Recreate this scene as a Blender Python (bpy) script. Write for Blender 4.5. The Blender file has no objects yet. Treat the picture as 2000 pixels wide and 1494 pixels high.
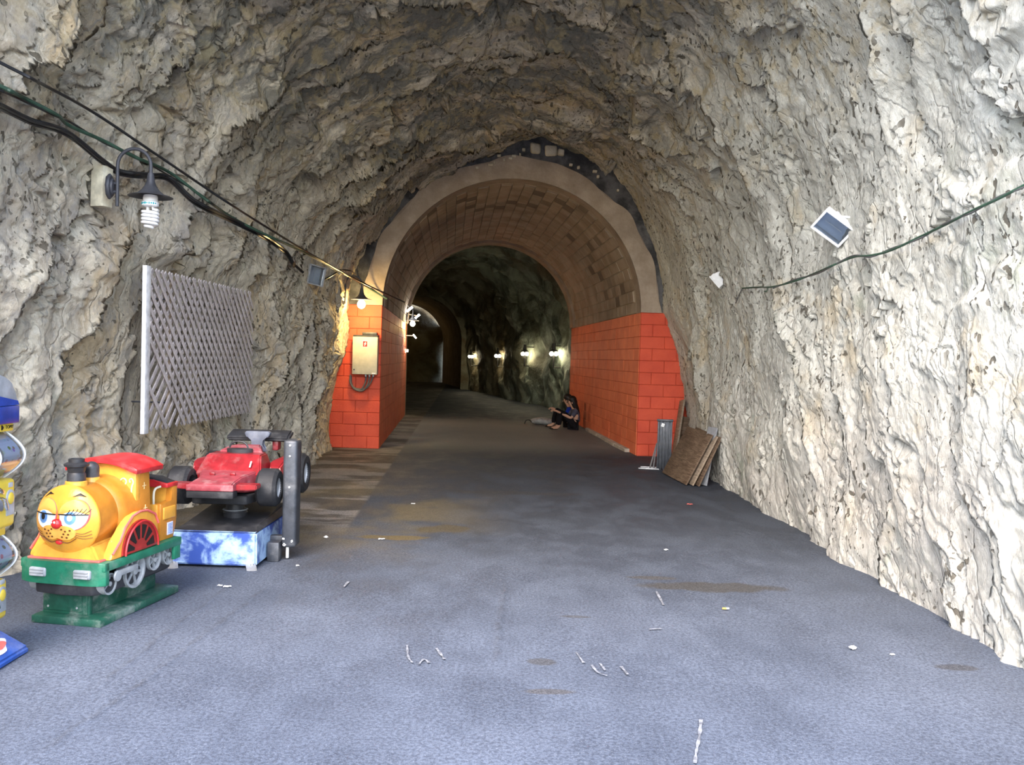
import bpy, bmesh, math, random
import numpy as np
from mathutils import Vector, Matrix, noise as mnoise
PI = math.pi
C = bpy.context.scene.collection
SC = bpy.context.scene
rnd = random.Random(7)

# ------------------------------------------------------------------ camera
F_PX, CAM_H, PITCH, ROLL = 1690.0, 1.55, math.radians(1.6), math.radians(1.6)
cam_d = bpy.data.cameras.new('camera'); cam = bpy.data.objects.new('camera', cam_d); C.objects.link(cam)
cam_d.sensor_fit = 'HORIZONTAL'; cam_d.sensor_width = 36.0; cam_d.lens = 36.0*F_PX/2000.0
cam_d.clip_start = 0.05; cam_d.clip_end = 500
FW = Vector((0, math.cos(PITCH), -math.sin(PITCH))); U0 = Vector((0, math.sin(PITCH), math.cos(PITCH))); X0 = Vector((1, 0, 0))
RT = math.cos(ROLL)*X0 + math.sin(ROLL)*U0; UP = -math.sin(ROLL)*X0 + math.cos(ROLL)*U0
EYE = Vector((0, 0, CAM_H))
cam.matrix_world = Matrix(((RT.x, UP.x, -FW.x, 0), (RT.y, UP.y, -FW.y, 0), (RT.z, UP.z, -FW.z, CAM_H), (0, 0, 0, 1)))
SC.camera = cam

# ------------------------------------------------------------------ sky, exposure
W = bpy.data.worlds.new('sky'); SC.world = W; W.use_nodes = True
wn = W.node_tree; wn.nodes.clear()
sky = wn.nodes.new('ShaderNodeTexSky'); sky.sky_type = 'NISHITA'; sky.sun_disc = False
sky.sun_elevation = math.radians(48); sky.sun_rotation = math.radians(198); sky.air_density = 1.0; sky.dust_density = 3.0; sky.ozone_density = 1.0
bg = wn.nodes.new('ShaderNodeBackground'); bg.inputs['Strength'].default_value = 0.42
wo = wn.nodes.new('ShaderNodeOutputWorld')
wn.links.new(sky.outputs[0], bg.inputs['Color']); wn.links.new(bg.outputs[0], wo.inputs['Surface'])
SC.view_settings.view_transform = 'Standard'; SC.view_settings.look = 'None'
SC.view_settings.exposure = 1.56; SC.view_settings.gamma = 1.0; SC.view_settings.use_curve_mapping = False
WARM = (1.0, 0.68, 0.24)

# ------------------------------------------------------------------ picking points of the place from the photograph's pixels
def ray(x, y):
    return FW*F_PX + RT*(x-1000) - UP*(y-747)
def on_floor(x, y, z=0.0):
    d = ray(x, y); return EYE + d*((z-CAM_H)/d.z)
def at_depth(x, y, Y):
    d = ray(x, y); return EYE + d*(Y/d.y)
def at_x(x, y, X):
    d = ray(x, y); return EYE + d*(X/d.x)

# ------------------------------------------------------------------ materials
class Nodes:
    def __init__(s, name, rough=0.8, spec=0.3, metal=0.0):
        s.m = bpy.data.materials.new(name); s.m.use_nodes = True
        s.t = s.m.node_tree; s.t.nodes.clear()
        s.b = s.n('ShaderNodeBsdfPrincipled'); s.o = s.n('ShaderNodeOutputMaterial')
        s.l(s.b.outputs[0], s.o.inputs[0])
        s.b.inputs['Roughness'].default_value = rough; s.b.inputs['Metallic'].default_value = metal
        s.b.inputs['Specular IOR Level'].default_value = spec
    def n(s, t): return s.t.nodes.new(t)
    def l(s, a, b): s.t.links.new(a, b)
    def put(s, sock, v):
        if isinstance(v, bpy.types.NodeSocket): s.l(v, sock)
        elif isinstance(v, (tuple, list)) and len(v) == 3 and sock.type == 'RGBA': sock.default_value = (*v, 1)
        else: sock.default_value = v
    def pos(s): return s.n('ShaderNodeNewGeometry').outputs['Position']
    def obj(s): return s.n('ShaderNodeTexCoord').outputs['Object']
    def rand(s): return s.n('ShaderNodeObjectInfo').outputs['Random']
    def sep(s, v):
        n = s.n('ShaderNodeSeparateXYZ'); s.l(v, n.inputs[0]); return n.outputs
    def comb(s, x, y, z):
        n = s.n('ShaderNodeCombineXYZ')
        for i, v in enumerate((x, y, z)): s.put(n.inputs[i], v)
        return n.outputs[0]
    def scale(s, v, sc, loc=(0, 0, 0), rot=(0, 0, 0)):
        n = s.n('ShaderNodeMapping'); s.l(v, n.inputs[0]); n.inputs['Scale'].default_value = sc; n.inputs['Location'].default_value = loc
        n.inputs['Rotation'].default_value = rot; return n.outputs[0]
    def noise(s, v, sc, det=4, rough=0.55, dist=0.0):
        n = s.n('ShaderNodeTexNoise'); s.l(v, n.inputs['Vector']); n.inputs['Scale'].default_value = sc
        n.inputs['Detail'].default_value = det; n.inputs['Roughness'].default_value = rough; n.inputs['Distortion'].default_value = dist
        return n.outputs[0]
    def voro(s, v, sc, feature='F1', rnd=1.0):
        n = s.n('ShaderNodeTexVoronoi'); n.feature = feature; s.l(v, n.inputs['Vector']); n.inputs['Scale'].default_value = sc
        n.inputs['Randomness'].default_value = rnd; return n.outputs[0]
    def step(s, v, a, b, lo=0.0, hi=1.0):
        n = s.n('ShaderNodeMapRange'); n.interpolation_type = 'SMOOTHSTEP'; s.put(n.inputs['Value'], v)
        n.inputs['From Min'].default_value = a; n.inputs['From Max'].default_value = b
        n.inputs['To Min'].default_value = lo; n.inputs['To Max'].default_value = hi; return n.outputs[0]
    def mix(s, f, a, b):
        n = s.n('ShaderNodeMix'); n.data_type = 'RGBA'; s.put(n.inputs[0], f); s.put(n.inputs[6], a); s.put(n.inputs[7], b); return n.outputs[2]
    def mul(s, f, a, b):
        n = s.n('ShaderNodeMix'); n.data_type = 'RGBA'; n.blend_type = 'MULTIPLY'; s.put(n.inputs[0], f); s.put(n.inputs[6], a); s.put(n.inputs[7], b); return n.outputs[2]
    def math(s, op, a, b=0.0, c=0.0):
        n = s.n('ShaderNodeMath'); n.operation = op; s.put(n.inputs[0], a); s.put(n.inputs[1], b); s.put(n.inputs[2], c); return n.outputs[0]
    def bump(s, h, dist=0.02, st=1.0, prev=None):
        n = s.n('ShaderNodeBump'); s.l(h, n.inputs['Height']); n.inputs['Distance'].default_value = dist; n.inputs['Strength'].default_value = st
        if prev is not None: s.l(prev, n.inputs['Normal'])
        s.l(n.outputs[0], s.b.inputs['Normal']); return n.outputs[0]
    def col(s, v): s.put(s.b.inputs['Base Color'], v)

def plain(name, col, rough=0.5, spec=0.4, metal=0.0, wear=0.15, scale=14.0, dust=None):
    N = Nodes(name, rough, spec, metal)
    v = N.obj(); n = N.noise(v, scale, 5)
    d = tuple(c*(1-wear*1.6) for c in col); h = tuple(min(1, c*(1+wear)) for c in col)
    c = N.mix(N.step(n, .3, .7), d, h)
    if dust:
        c = N.mix(N.step(N.noise(v, 6, 6, .7), .48, .75, 0, dust), c, (.45, .44, .42))
    N.col(c); N.bump(N.noise(v, scale*6, 3), .002, .4)
    return N.m
def emit(name, col, strength):
    m = bpy.data.materials.new(name); m.use_nodes = True; t = m.node_tree; t.nodes.clear()
    e = t.nodes.new('ShaderNodeEmission'); o = t.nodes.new('ShaderNodeOutputMaterial')
    e.inputs[0].default_value = (*col, 1); e.inputs[1].default_value = strength; t.links.new(e.outputs[0], o.inputs[0]); return m
def glass(name, tint=(.9, .95, 1), alpha=.25, rough=.08):
    m = bpy.data.materials.new(name); m.use_nodes = True; t = m.node_tree; t.nodes.clear()
    tr = t.nodes.new('ShaderNodeBsdfTransparent'); gl = t.nodes.new('ShaderNodeBsdfGlossy'); mx = t.nodes.new('ShaderNodeMixShader'); o = t.nodes.new('ShaderNodeOutputMaterial')
    fr = t.nodes.new('ShaderNodeFresnel'); fr.inputs[0].default_value = 1.5
    ma = t.nodes.new('ShaderNodeMath'); ma.operation = 'ADD'; ma.inputs[1].default_value = alpha*.4; t.links.new(fr.outputs[0], ma.inputs[0])
    tr.inputs[0].default_value = (*tint, 1); gl.inputs['Roughness'].default_value = rough
    t.links.new(ma.outputs[0], mx.inputs[0]); t.links.new(tr.outputs[0], mx.inputs[1]); t.links.new(gl.outputs[0], mx.inputs[2]); t.links.new(mx.outputs[0], o.inputs[0])
    return m

def rock_material():
    N = Nodes('rock', .9, .15)
    p = N.pos(); x, y, z = N.sep(p)
    lay = N.comb(x, N.math('MULTIPLY', N.math('SUBTRACT', y, N.math('MULTIPLY', z, .28)), 3.2), z)     # bedding direction
    n1 = N.noise(p, .9, 5, .6); n2 = N.noise(lay, 1.1, 6, .65, .4); n3 = N.noise(p, 6, 6, .65); n4 = N.noise(p, 26, 4, .6)
    left = N.mix(N.step(n2, .38, .62), (.46, .40, .31), (.77, .69, .53))
    left = N.mix(N.step(n1, .52, .68, 0, .75), left, (.52, .49, .44))
    left = N.mix(N.step(N.noise(lay, .7, 5, .6), .52, .66, 0, .6), left, (.56, .40, .20))               # ochre bands
    right = N.mix(N.step(n2, .35, .65), (.58, .575, .51), (.80, .80, .72))
    right = N.mix(N.step(N.noise(p, 1.6, 5, .6), .54, .7, 0, .7), right, (.68, .57, .38))               # yellow iron stain
    low = N.step(z, 1.9, .6)
    right = N.mix(N.math('MULTIPLY', low, N.step(n1, .35, .6, .2, .8)), right, (.52, .49, .44))
    n5 = N.noise(lay, 3.5, 7, .7, .6)
    left = N.mix(N.step(n5, .50, .64, 0, .7), left, (.37, .35, .315)); left = N.mix(N.step(n5, .46, .36, 0, .55), left, (.80, .75, .62))
    right = N.mix(N.step(n5, .52, .68, 0, .45), right, (.47, .485, .44)); right = N.mix(N.step(n5, .45, .34, 0, .5), right, (.84, .835, .75))
    side = N.step(N.math('ADD', x, N.math('MULTIPLY', N.math('SUBTRACT', n1, .5), 1.6)), .9, 2.3)
    c = N.mix(side, left, right)
    # soot and dark lichen, mostly on the vault
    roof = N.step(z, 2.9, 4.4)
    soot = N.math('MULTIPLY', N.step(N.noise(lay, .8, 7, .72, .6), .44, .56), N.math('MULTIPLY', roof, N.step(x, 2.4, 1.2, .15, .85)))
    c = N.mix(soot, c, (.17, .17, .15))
    c = N.mix(N.math('MULTIPLY', roof, N.step(n3, .48, .62, 0, .6)), c, (.52, .42, .23))
    # green algae
    c = N.mix(N.math('MULTIPLY', N.step(N.noise(p, 1.3, 6, .7), .57, .68, 0, .55), N.step(z, 3.2, 1.5, .25, 1)), c, (.25, .30, .21))
    # small dark pits
    pv = N.noise(N.scale(p, (1, 1, .75)), 15, 2, .4)
    clus = N.step(N.noise(p, 1.4, 3), .42, .58)
    pit = N.math('MAXIMUM', N.math('MULTIPLY', N.step(pv, .635, .668), clus), N.math('MULTIPLY', N.step(N.noise(N.scale(p, (1, 1, .8)), 27, 2, .4), .645, .68), N.step(N.noise(p, 1.1, 3), .46, .6)))
    c = N.mix(N.math('MULTIPLY', pit, .85), c, (.10, .085, .06))
    c = N.mul(.55, c, N.mix(N.step(n4, .3, .7), (.68, .66, .63), (1, 1, 1)))
    N.col(c)
    b = N.bump(N.noise(lay, 4, 9, .72, .3), .08, .5)
    b = N.bump(N.noise(lay, 13, 6, .75, .5), .03, .7, b)
    b = N.bump(N.noise(p, 34, 6, .75), .015, .7, b)
    wv = N.n('ShaderNodeVectorMath'); wv.operation = 'MULTIPLY_ADD'; wv.inputs[1].default_value = (.28, .28, .28); nc = N.n('ShaderNodeTexNoise'); N.l(p, nc.inputs['Vector']); nc.inputs['Scale'].default_value = 4; nc.inputs['Detail'].default_value = 5
    N.l(nc.outputs['Color'], wv.inputs[0]); N.l(lay, wv.inputs[2])
    crack = N.step(N.voro(N.scale(wv.outputs[0], (1, .6, .7)), 2.1, 'DISTANCE_TO_EDGE'), 0, .04)
    crack = N.math('MAXIMUM', crack, N.step(N.noise(p, 1.9, 4), .44, .58))
    b = N.bump(crack, .03, .55, b)
    b = N.bump(N.math('MULTIPLY', pit, -1), .03, .8, b)
    return N.m

def cave_material():
    N = Nodes('damp rock', .75, .25)
    p = N.pos(); x, y, z = N.sep(p)
    n = N.noise(p, .8, 7, .65, .5)
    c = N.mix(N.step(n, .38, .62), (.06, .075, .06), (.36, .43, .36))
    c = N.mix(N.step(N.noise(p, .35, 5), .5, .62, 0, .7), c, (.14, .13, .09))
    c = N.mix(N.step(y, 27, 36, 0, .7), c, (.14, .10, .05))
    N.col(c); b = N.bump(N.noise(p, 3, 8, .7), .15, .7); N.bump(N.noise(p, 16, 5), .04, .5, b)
    return N.m

def seg_mask(N, x, y, a, b, w0, w1):
    ax, ay = a; bx, by = b; L = math.hypot(bx-ax, by-ay); dx, dy = (bx-ax)/L, (by-ay)/L
    rx = N.math('SUBTRACT', x, ax); ry = N.math('SUBTRACT', y, ay)
    t = N.math('ADD', N.math('MULTIPLY', rx, dx), N.math('MULTIPLY', ry, dy))
    e = N.math('ABSOLUTE', N.math('SUBTRACT', N.math('MULTIPLY', rx, dy), N.math('MULTIPLY', ry, dx)))
    return N.math('MULTIPLY', N.step(e, w1, w0), N.math('MULTIPLY', N.step(t, -.2, .2), N.step(t, L+.2, L-.2)))

def floor_material():
    N = Nodes('asphalt', .78, .2)
    p = N.pos(); x, y, z = N.sep(p)
    big = N.noise(p, .55, 5, .6); mid = N.noise(N.scale(p, (1, .55, 1)), 2.6, 6, .65); fine = N.noise(p, 60, 3, .7); grit = N.noise(p, 190, 2, .6)
    c = N.mix(N.step(mid, .33, .68), (.066, .079, .107), (.088, .105, .140))
    c = N.mix(N.step(big, .42, .62, 0, .55), c, (.112, .131, .170))
    # asphalt darkens with depth: the daylight's fall-off painted into the colour
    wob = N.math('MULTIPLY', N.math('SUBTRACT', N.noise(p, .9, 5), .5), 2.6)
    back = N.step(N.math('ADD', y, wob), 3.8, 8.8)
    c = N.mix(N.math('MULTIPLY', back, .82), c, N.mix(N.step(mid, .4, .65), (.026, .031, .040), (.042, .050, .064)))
    # paler worn concrete inside the passage
    inside = N.math('MULTIPLY', N.math('MULTIPLY', N.step(y, 13.6, 16.0), N.step(y, 22.5, 19.5)), N.step(mid, .2, .7, .45, 1))
    c = N.mix(inside, c, (.22, .225, .21))
    # concrete strip by the left rock with wet bands
    strip = N.math('MULTIPLY', N.step(N.math('ADD', x, N.math('MULTIPLY', N.math('SUBTRACT', y, 8.0), .055)), -1.42, -1.47), N.step(y, 7.0, 8.2))
    wet = N.step(N.noise(N.scale(p, (.6, 1.6, 1)), 1.3, 4, .6), .44, .53)
    c = N.mix(strip, c, N.mix(wet, (.17, .16, .15), (.06, .055, .05)))
    brown = N.math('MULTIPLY', N.step(N.noise(p, .8, 5), .43, .6), N.math('MULTIPLY', N.step(x, .2, -1.0), N.math('MULTIPLY', N.step(y, 6.2, 7.6), N.step(y, 11, 9))))
    c = N.mix(N.math('MULTIPLY', brown, .75), c, (.12, .095, .05))
    # single damp stains
    for (sx, sy, rx, ry, cc) in STAINS:
        dx = N.math('DIVIDE', N.math('SUBTRACT', x, sx), rx); dy = N.math('DIVIDE', N.math('SUBTRACT', y, sy), ry)
        d = N.math('SQRT', N.math('ADD', N.math('MULTIPLY', dx, dx), N.math('MULTIPLY', dy, dy)))
        d = N.math('ADD', d, N.math('MULTIPLY', N.math('SUBTRACT', N.noise(p, 4, 5), .5), 1.5))
        c = N.mix(N.step(d, 1.05, .7, 0, .8), c, cc)
    seam = None
    for a, b in SEAMS:
        k = seg_mask(N, N.math('ADD', x, N.math('MULTIPLY', N.math('SUBTRACT', N.noise(p, 2.5, 3), .5), .08)), y, a, b, 0.0, .035)
        seam = k if seam is None else N.math('MAXIMUM', seam, k)
    c = N.mix(N.math('MULTIPLY', seam, N.step(N.noise(p, 7, 4), .4, .65, 0, .45)), c, (.045, .047, .055))
    c = N.mul(.9, c, N.mix(N.step(fine, .32, .68), (.58, .58, .6), (1.25, 1.25, 1.25)))
    c = N.mix(N.step(grit, .60, .70, 0, .40), c, (.34, .37, .42))
    c = N.mix(N.step(y, 1.2, -.6), c, (.42, .42, .42))          # unseen ground outside the mouth, made pale to bounce light inside
    N.col(c)
    N.put(N.b.inputs['Roughness'], N.step(mid, .3, .7, .55, .85))
    b = N.bump(N.noise(p, 110, 4, .7), .006, .55); b = N.bump(mid, .02, .35, b); N.bump(seam, .02, .4, b)
    return N.m

def painted_block(name, c0, c1, rough=.6):
    N = Nodes(name, rough, .3)
    v = N.pos(); n = N.noise(v, 3, 5)
    c = N.mix(N.step(n, .3, .7), c0, c1)
    c = N.mul(.35, c, N.mix(N.rand(), (.75, .75, .75), (1, 1, 1)))
    N.col(c); N.bump(N.noise(v, 30, 5, .7), .01, .6); return N.m

def vault_block():
    N = Nodes('vault block', .85, .2); v = N.pos()
    r = N.rand()
    c = N.mix(N.step(N.noise(v, 2, 5), .3, .7), (.25, .20, .155), (.38, .32, .26))
    c = N.mix(N.step(r, .78, .95, 0, .75), c, (.085, .06, .048))
    c = N.mul(.4, c, N.mix(r, (.8, .78, .75), (1.1, 1.08, 1.05)))
    N.col(c); N.bump(N.noise(v, 40, 5, .7), .008, .6); return N.m

def plaster(name, c0, c1, sc=2.0):
    N = Nodes(name, .88, .2); v = N.pos()
    c = N.mix(N.step(N.noise(v, sc, 7, .65), .35, .65), c0, c1)
    N.col(c); b = N.bump(N.noise(v, 7, 7, .7), .03, .5); N.bump(N.noise(v, 50, 4), .006, .4, b); return N.m

def wood(name, c0, c1, sc=(1, 12, 12)):
    N = Nodes(name, .75, .25); v = N.obj()
    g = N.noise(N.scale(v, sc), 4, 6, .65, 1.2)
    c = N.mix(N.step(g, .35, .68), c0, c1); c = N.mul(.5, c, N.mix(N.step(N.noise(v, 3, 4), .35, .65), (.6, .58, .55), (1, 1, 1)))
    N.col(c); N.bump(g, .004, .5); return N.m

# stains and seams of the floor, (x, y) on the ground in metres
def fl(x, y): q = on_floor(x, y); return (q.x, q.y)
STAINS = []
for (px, py, w, hgt, cc) in ((775, 1050, .33, .10, (.11, .08, .03)), (862, 1034, .25, .22, (.07, .055, .03)), (1385, 1147, .55, .13, (.05, .046, .04)),
                             (1270, 1128, .2, .06, (.06, .057, .054)), (1055, 1292, .08, .05, (.06, .06, .063)), (1070, 1352, .14, .04, (.07, .067, .067)),
                             (1000, 962, .9, .14, (.045, .045, .048)), (1870, 1305, .14, .05, (.055, .055, .06)), (1130, 1205, .10, .03, (.065, .066, .07))):
    q = fl(px, py); STAINS.append((q[0], q[1], w, hgt, cc))
SEAMS = [(fl(110, 1455), fl(520, 1150)), (fl(200, 1330), fl(440, 1150)), (fl(985, 1150), fl(968, 1290))]

M = {}
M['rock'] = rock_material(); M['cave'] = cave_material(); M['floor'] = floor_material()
M['orange'] = painted_block('orange painted block', (.60, .075, .035), (.70, .10, .045))
M['orange_in'] = painted_block('orange painted inner block', (.68, .15, .062), (.80, .21, .09))
M['orange_joint'] = painted_block('orange painted joint', (.44, .055, .026), (.52, .075, .035))
M['vault'] = vault_block(); M['mortar'] = plaster('vault mortar', (.36, .305, .25), (.45, .40, .33))
M['ring'] = plaster('ring plaster', (.30, .24, .185), (.44, .365, .29)); M['rubble'] = plaster('dark rubble mortar', (.045, .045, .048), (.15, .148, .15), 3)
M['liner'] = plaster('plain vault band', (.24, .19, .15), (.34, .28, .23))
M['stone_pale'] = plaster('pale field stone', (.45, .40, .30), (.62, .57, .46), 6)
M['black'] = plain('black paint', (.025, .026, .03), .45, .5, dust=.12)
M['rubber'] = plain('black rubber', (.02, .021, .024), .6, .3, dust=.1)
M['cable'] = plain('black cable sheath', (.012, .013, .015), .35, .5)
M['cable_green'] = plain('green cable sheath', (.035, .075, .05), .45, .4)
M['cable_grey'] = plain('grey cable sheath', (.09, .09, .09), .5, .4)
M['iron'] = plain('dark grey iron', (.045, .047, .055), .5, .4)
M['pylon'] = plain('grey blue pylon', (.10, .115, .15), .5, .4, dust=.2)
M['beige'] = plain('cream plastic', (.60, .56, .42), .55, .3)
M['cab'] = plain('beige enamel', (.44, .42, .33), .45, .4, wear=.06)
M['white'] = plain('white enamel', (.75, .77, .78), .4, .4, wear=.06)
M['grey_metal'] = plain('grey cast metal', (.42, .44, .46), .45, .4, .2)
M['chrome'] = plain('chrome', (.7, .7, .7), .2, .5, 1.0, .1)
M['silver'] = plain('silver paint', (.38, .40, .41), .4, .5, .3, dust=.2)
M['cfl'] = plain('white lamp tube', (.85, .86, .86), .3, .4, wear=.02)
M['teal'] = plain('teal print', (.02, .35, .40), .5)
M['t_yellow'] = plain('train yellow paint', (.70, .33, .045), .28, .5, wear=.08)
M['t_face'] = plain('train face paint', (.74, .36, .045), .22, .5, wear=.06)
M['t_ochre'] = plain('train ochre paint', (.48, .185, .022), .3, .5, wear=.08)
M['t_red'] = plain('train red paint', (.50, .022, .025), .3, .5, dust=.15)
M['t_wheelred'] = plain('train dark red paint', (.36, .025, .02), .35, .5)
M['t_green'] = plain('train green paint', (.012, .155, .085), .38, .5, dust=.2)
M['t_dgreen'] = plain('base dark green paint', (.015, .085, .055), .45, .4, dust=.45)
M['pink'] = plain('pink paint', (.72, .14, .12), .35); M['eye'] = plain('eye white paint', (.78, .88, .86), .25, wear=.03)
M['iris'] = plain('blue iris paint', (.14, .30, .62), .25); M['lid'] = plain('eyelid paint', (.86, .44, .09), .28)
M['ink'] = plain('black ink', (.015, .012, .01), .4); M['nose'] = plain('glossy red paint', (.72, .03, .03), .12, .6)
M['brown'] = plain('brown paint', (.16, .05, .012), .5); M['cream'] = plain('cream line paint', (.95, .72, .38), .4)
M['paper'] = plain('white paper', (.75, .75, .75), .8, .2)
M['scuff'] = plain('chalky scuff', (.20, .21, .235), .9, .1, wear=.3, scale=40); M['litter'] = plain('litter paper', (.72, .72, .70), .8, .2)
M['lavender'] = plain('pale lavender plate', (.62, .60, .72), .5)
M['c_red'] = plain('car red gel coat', (.25, .014, .02), .3, .5, dust=.22); M['c_dusty'] = plain('car dusty red gel coat', (.30, .05, .065), .45, .4, dust=.45)
M['m_yellow'] = plain('machine yellow plastic', (.72, .52, .06), .35, .4, wear=.05); M['m_blue'] = plain('machine blue plastic', (.018, .055, .30), .3, .5)
M['m_base'] = plain('base blue paint', (.02, .075, .32), .4, .4, dust=.25)
M['trellis'] = wood('weathered trellis wood', (.42, .37, .355), (.62, .56, .54), (3, 3, 20)); M['batten'] = plain('white painted batten', (.68, .68, .68), .6, .3)
M['ply'] = wood('stained plywood', (.085, .055, .035), (.20, .14, .095)); M['ply2'] = wood('raw board', (.22, .17, .12), (.36, .29, .22)); M['greyboard'] = plain('grey painted board', (.24, .25, .27), .6)
M['darksteel'] = plain('dark galvanised steel', (.055, .062, .075), .45, .5, .4, dust=.2); M['steel'] = plain('bare steel', (.35, .36, .37), .4, .5, .6)
M['skin'] = plain('skin', (.50, .30, .21), .5, .3, wear=.04); M['hair'] = plain('black hair', (.010, .008, .008), .5, .3)
M['navy'] = plain('grey blue top', (.075, .08, .12), .9, .1); M['blue_top'] = plain('blue top', (.012, .035, .30), .9, .1); M['trousers'] = plain('black trousers', (.010, .010, .013), .9, .1)
M['bag'] = plain('pale canvas', (.32, .33, .33), .9, .1); M['floodglass'] = glass('lamp glass', (.85, .92, 1), .3, .05); M['reflector'] = plain('bright reflector', (.72, .78, .86), .3, .6, .35, .03)
M['dome'] = glass('clear plastic dome', (.96, .98, 1), .5, .1)
M['bulb_on'] = emit('lit warm bulb', (1, .80, .45), 60); M['flood_on'] = emit('lit white lamp', (1, .97, .90), 45); M['globe_on'] = emit('lit small globe', (1, .86, .58), 40)
def mottled_blue():
    N = Nodes('mottled blue paint', .5, .4); v = N.obj(); n = N.noise(v, 5, 6, .6, .3)
    c = N.mix(N.step(n, .42, .6), (.03, .07, .30), (.34, .50, .72)); c = N.mix(N.step(N.noise(v, 11, 4), .6, .7, 0, .7), c, (.05, .1, .4)); N.col(c); return N.m
M['mottled'] = mottled_blue()
def cards():
    N = Nodes('printed capsule card', .5, .3); v = N.obj(); n = N.n('ShaderNodeTexVoronoi'); N.l(v, n.inputs['Vector']); n.inputs['Scale'].default_value = 26
    h = N.n('ShaderNodeHueSaturation'); h.inputs['Saturation'].default_value = .75; h.inputs['Value'].default_value = .8; N.l(n.outputs['Color'], h.inputs['Color'])
    c = N.mix(N.step(n.outputs['Distance'], .26, .34), h.outputs[0], (.62, .68, .80)); N.col(c); return N.m
M['cards'] = cards()

# ------------------------------------------------------------------ mesh helpers
def link(name, me, parent=None, mat=None, smooth=False):
    o = bpy.data.objects.new(name, me); C.objects.link(o)
    if mat is not None: me.materials.append(mat)
    if smooth:
        me.polygons.foreach_set('use_smooth', [True]*len(me.polygons))
        if smooth is not True: me.set_sharp_from_angle(angle=math.radians(smooth))
    if parent is not None: o.parent = parent
    return o
def obj(name, bm, mat, parent=None, smooth=40, label=None):
    bmesh.ops.recalc_face_normals(bm, faces=bm.faces[:])
    me = bpy.data.meshes.new(name); bm.to_mesh(me); bm.free()
    o = link(name, me, parent, mat, smooth)
    if label: o['label'] = label
    return o
def tag(o, label, cat, group=None, kind=None):
    o['label'] = label; o['category'] = cat
    if group: o['group'] = group
    if kind: o['kind'] = kind
    return o
def thing(name, label, cat, loc=(0, 0, 0), rotz=0.0, group=None, mw=None):
    o = bpy.data.objects.new(name, None); C.objects.link(o); o.empty_display_size = .1
    if mw is not None: o.matrix_world = mw
    else: o.location = loc; o.rotation_euler = (0, 0, rotz)
    return tag(o, label, cat, group)
def struct(o): o['kind'] = 'structure'; return o
def BM(): return bmesh.new()
def xf(bm, geom, m):
    bmesh.ops.transform(bm, matrix=m, verts=[v for v in geom if isinstance(v, bmesh.types.BMVert)])
def T(x, y, z): return Matrix.Translation((x, y, z))
def R(a, ax): return Matrix.Rotation(a, 4, ax)
def bx(bm, size, loc=(0, 0, 0), rot=None, bev=0.0, seg=2):
    g = bmesh.ops.create_cube(bm, size=1.0)['verts']
    bmesh.ops.scale(bm, vec=size, verts=g)
    if bev > 0:
        es = list({e for v in g for e in v.link_edges})
        g2 = bmesh.ops.bevel(bm, geom=es, offset=bev, segments=seg, affect='EDGES', profile=.5)
        g = list({v for f in g2['faces'] for v in f.verts} | {v for v in g if v.is_valid})
        g = [v for v in g if v.is_valid]
        fs = {f for v in g for f in v.link_faces}; g = list({v for f in fs for v in f.verts})
    m = T(*loc)
    if rot is not None: m = m @ rot
    bmesh.ops.transform(bm, matrix=m, verts=g)
def lathe(bm, prof, seg=24, m=None, a0=0, a1=2*PI):
    m = m or Matrix(); full = abs(a1-a0-2*PI) < 1e-6; n = seg if full else seg+1
    rings = []
    for (r, z) in prof:
        if r < 1e-6: rings.append([bm.verts.new(m @ Vector((0, 0, z)))]*n)
        else: rings.append([bm.verts.new(m @ Vector((r*math.cos(a0+(a1-a0)*i/seg), r*math.sin(a0+(a1-a0)*i/seg), z))) for i in range(n)])
    for a, b in zip(rings, rings[1:]):
        for i in range(seg):
            j = (i+1) % n
            q = []
            for v in (a[i], a[j], b[j], b[i]):
                if v not in q: q.append(v)
            if len(q) > 2:
                try: bm.faces.new(q)
                except ValueError: pass
def frame(d):
    d = d.normalized(); u = Vector((0, 0, 1)) if abs(d.z) < .9 else Vector((1, 0, 0))
    a = d.cross(u).normalized(); return a, a.cross(d).normalized()
def tube(bm, pts, r, seg=8, cap=True):
    pts = [Vector(p) for p in pts]; rs = r if isinstance(r, (list, tuple)) else [r]*len(pts); rings = []
    a = b = None
    for i, p in enumerate(pts):
        d = (pts[min(i+1, len(pts)-1)]-pts[max(i-1, 0)]).normalized()
        if a is None: a, b = frame(d)
        else:
            a = (a-d*a.dot(d)).normalized(); b = a.cross(d).normalized()
        rings.append([bm.verts.new(p+(a*math.cos(t)+b*math.sin(t))*rs[i]) for t in (2*PI*k/seg for k in range(seg))])
    for q, w in zip(rings, rings[1:]):
        for k in range(seg): bm.faces.new((q[k], q[(k+1) % seg], w[(k+1) % seg], w[k]))
    if cap: bm.faces.new(rings[0]); bm.faces.new(rings[-1])
def spline(pts, n=8):
    P = [Vector(p) for p in pts]; out = []
    for i in range(len(P)-1):
        p0, p1, p2, p3 = P[max(i-1, 0)], P[i], P[i+1], P[min(i+2, len(P)-1)]
        for k in range(n):
            t = k/n; out.append(.5*((2*p1)+(p2-p0)*t+(2*p0-5*p1+4*p2-p3)*t*t+(3*p1-p0-3*p2+p3)*t**3))
    return out+[P[-1]]
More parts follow.
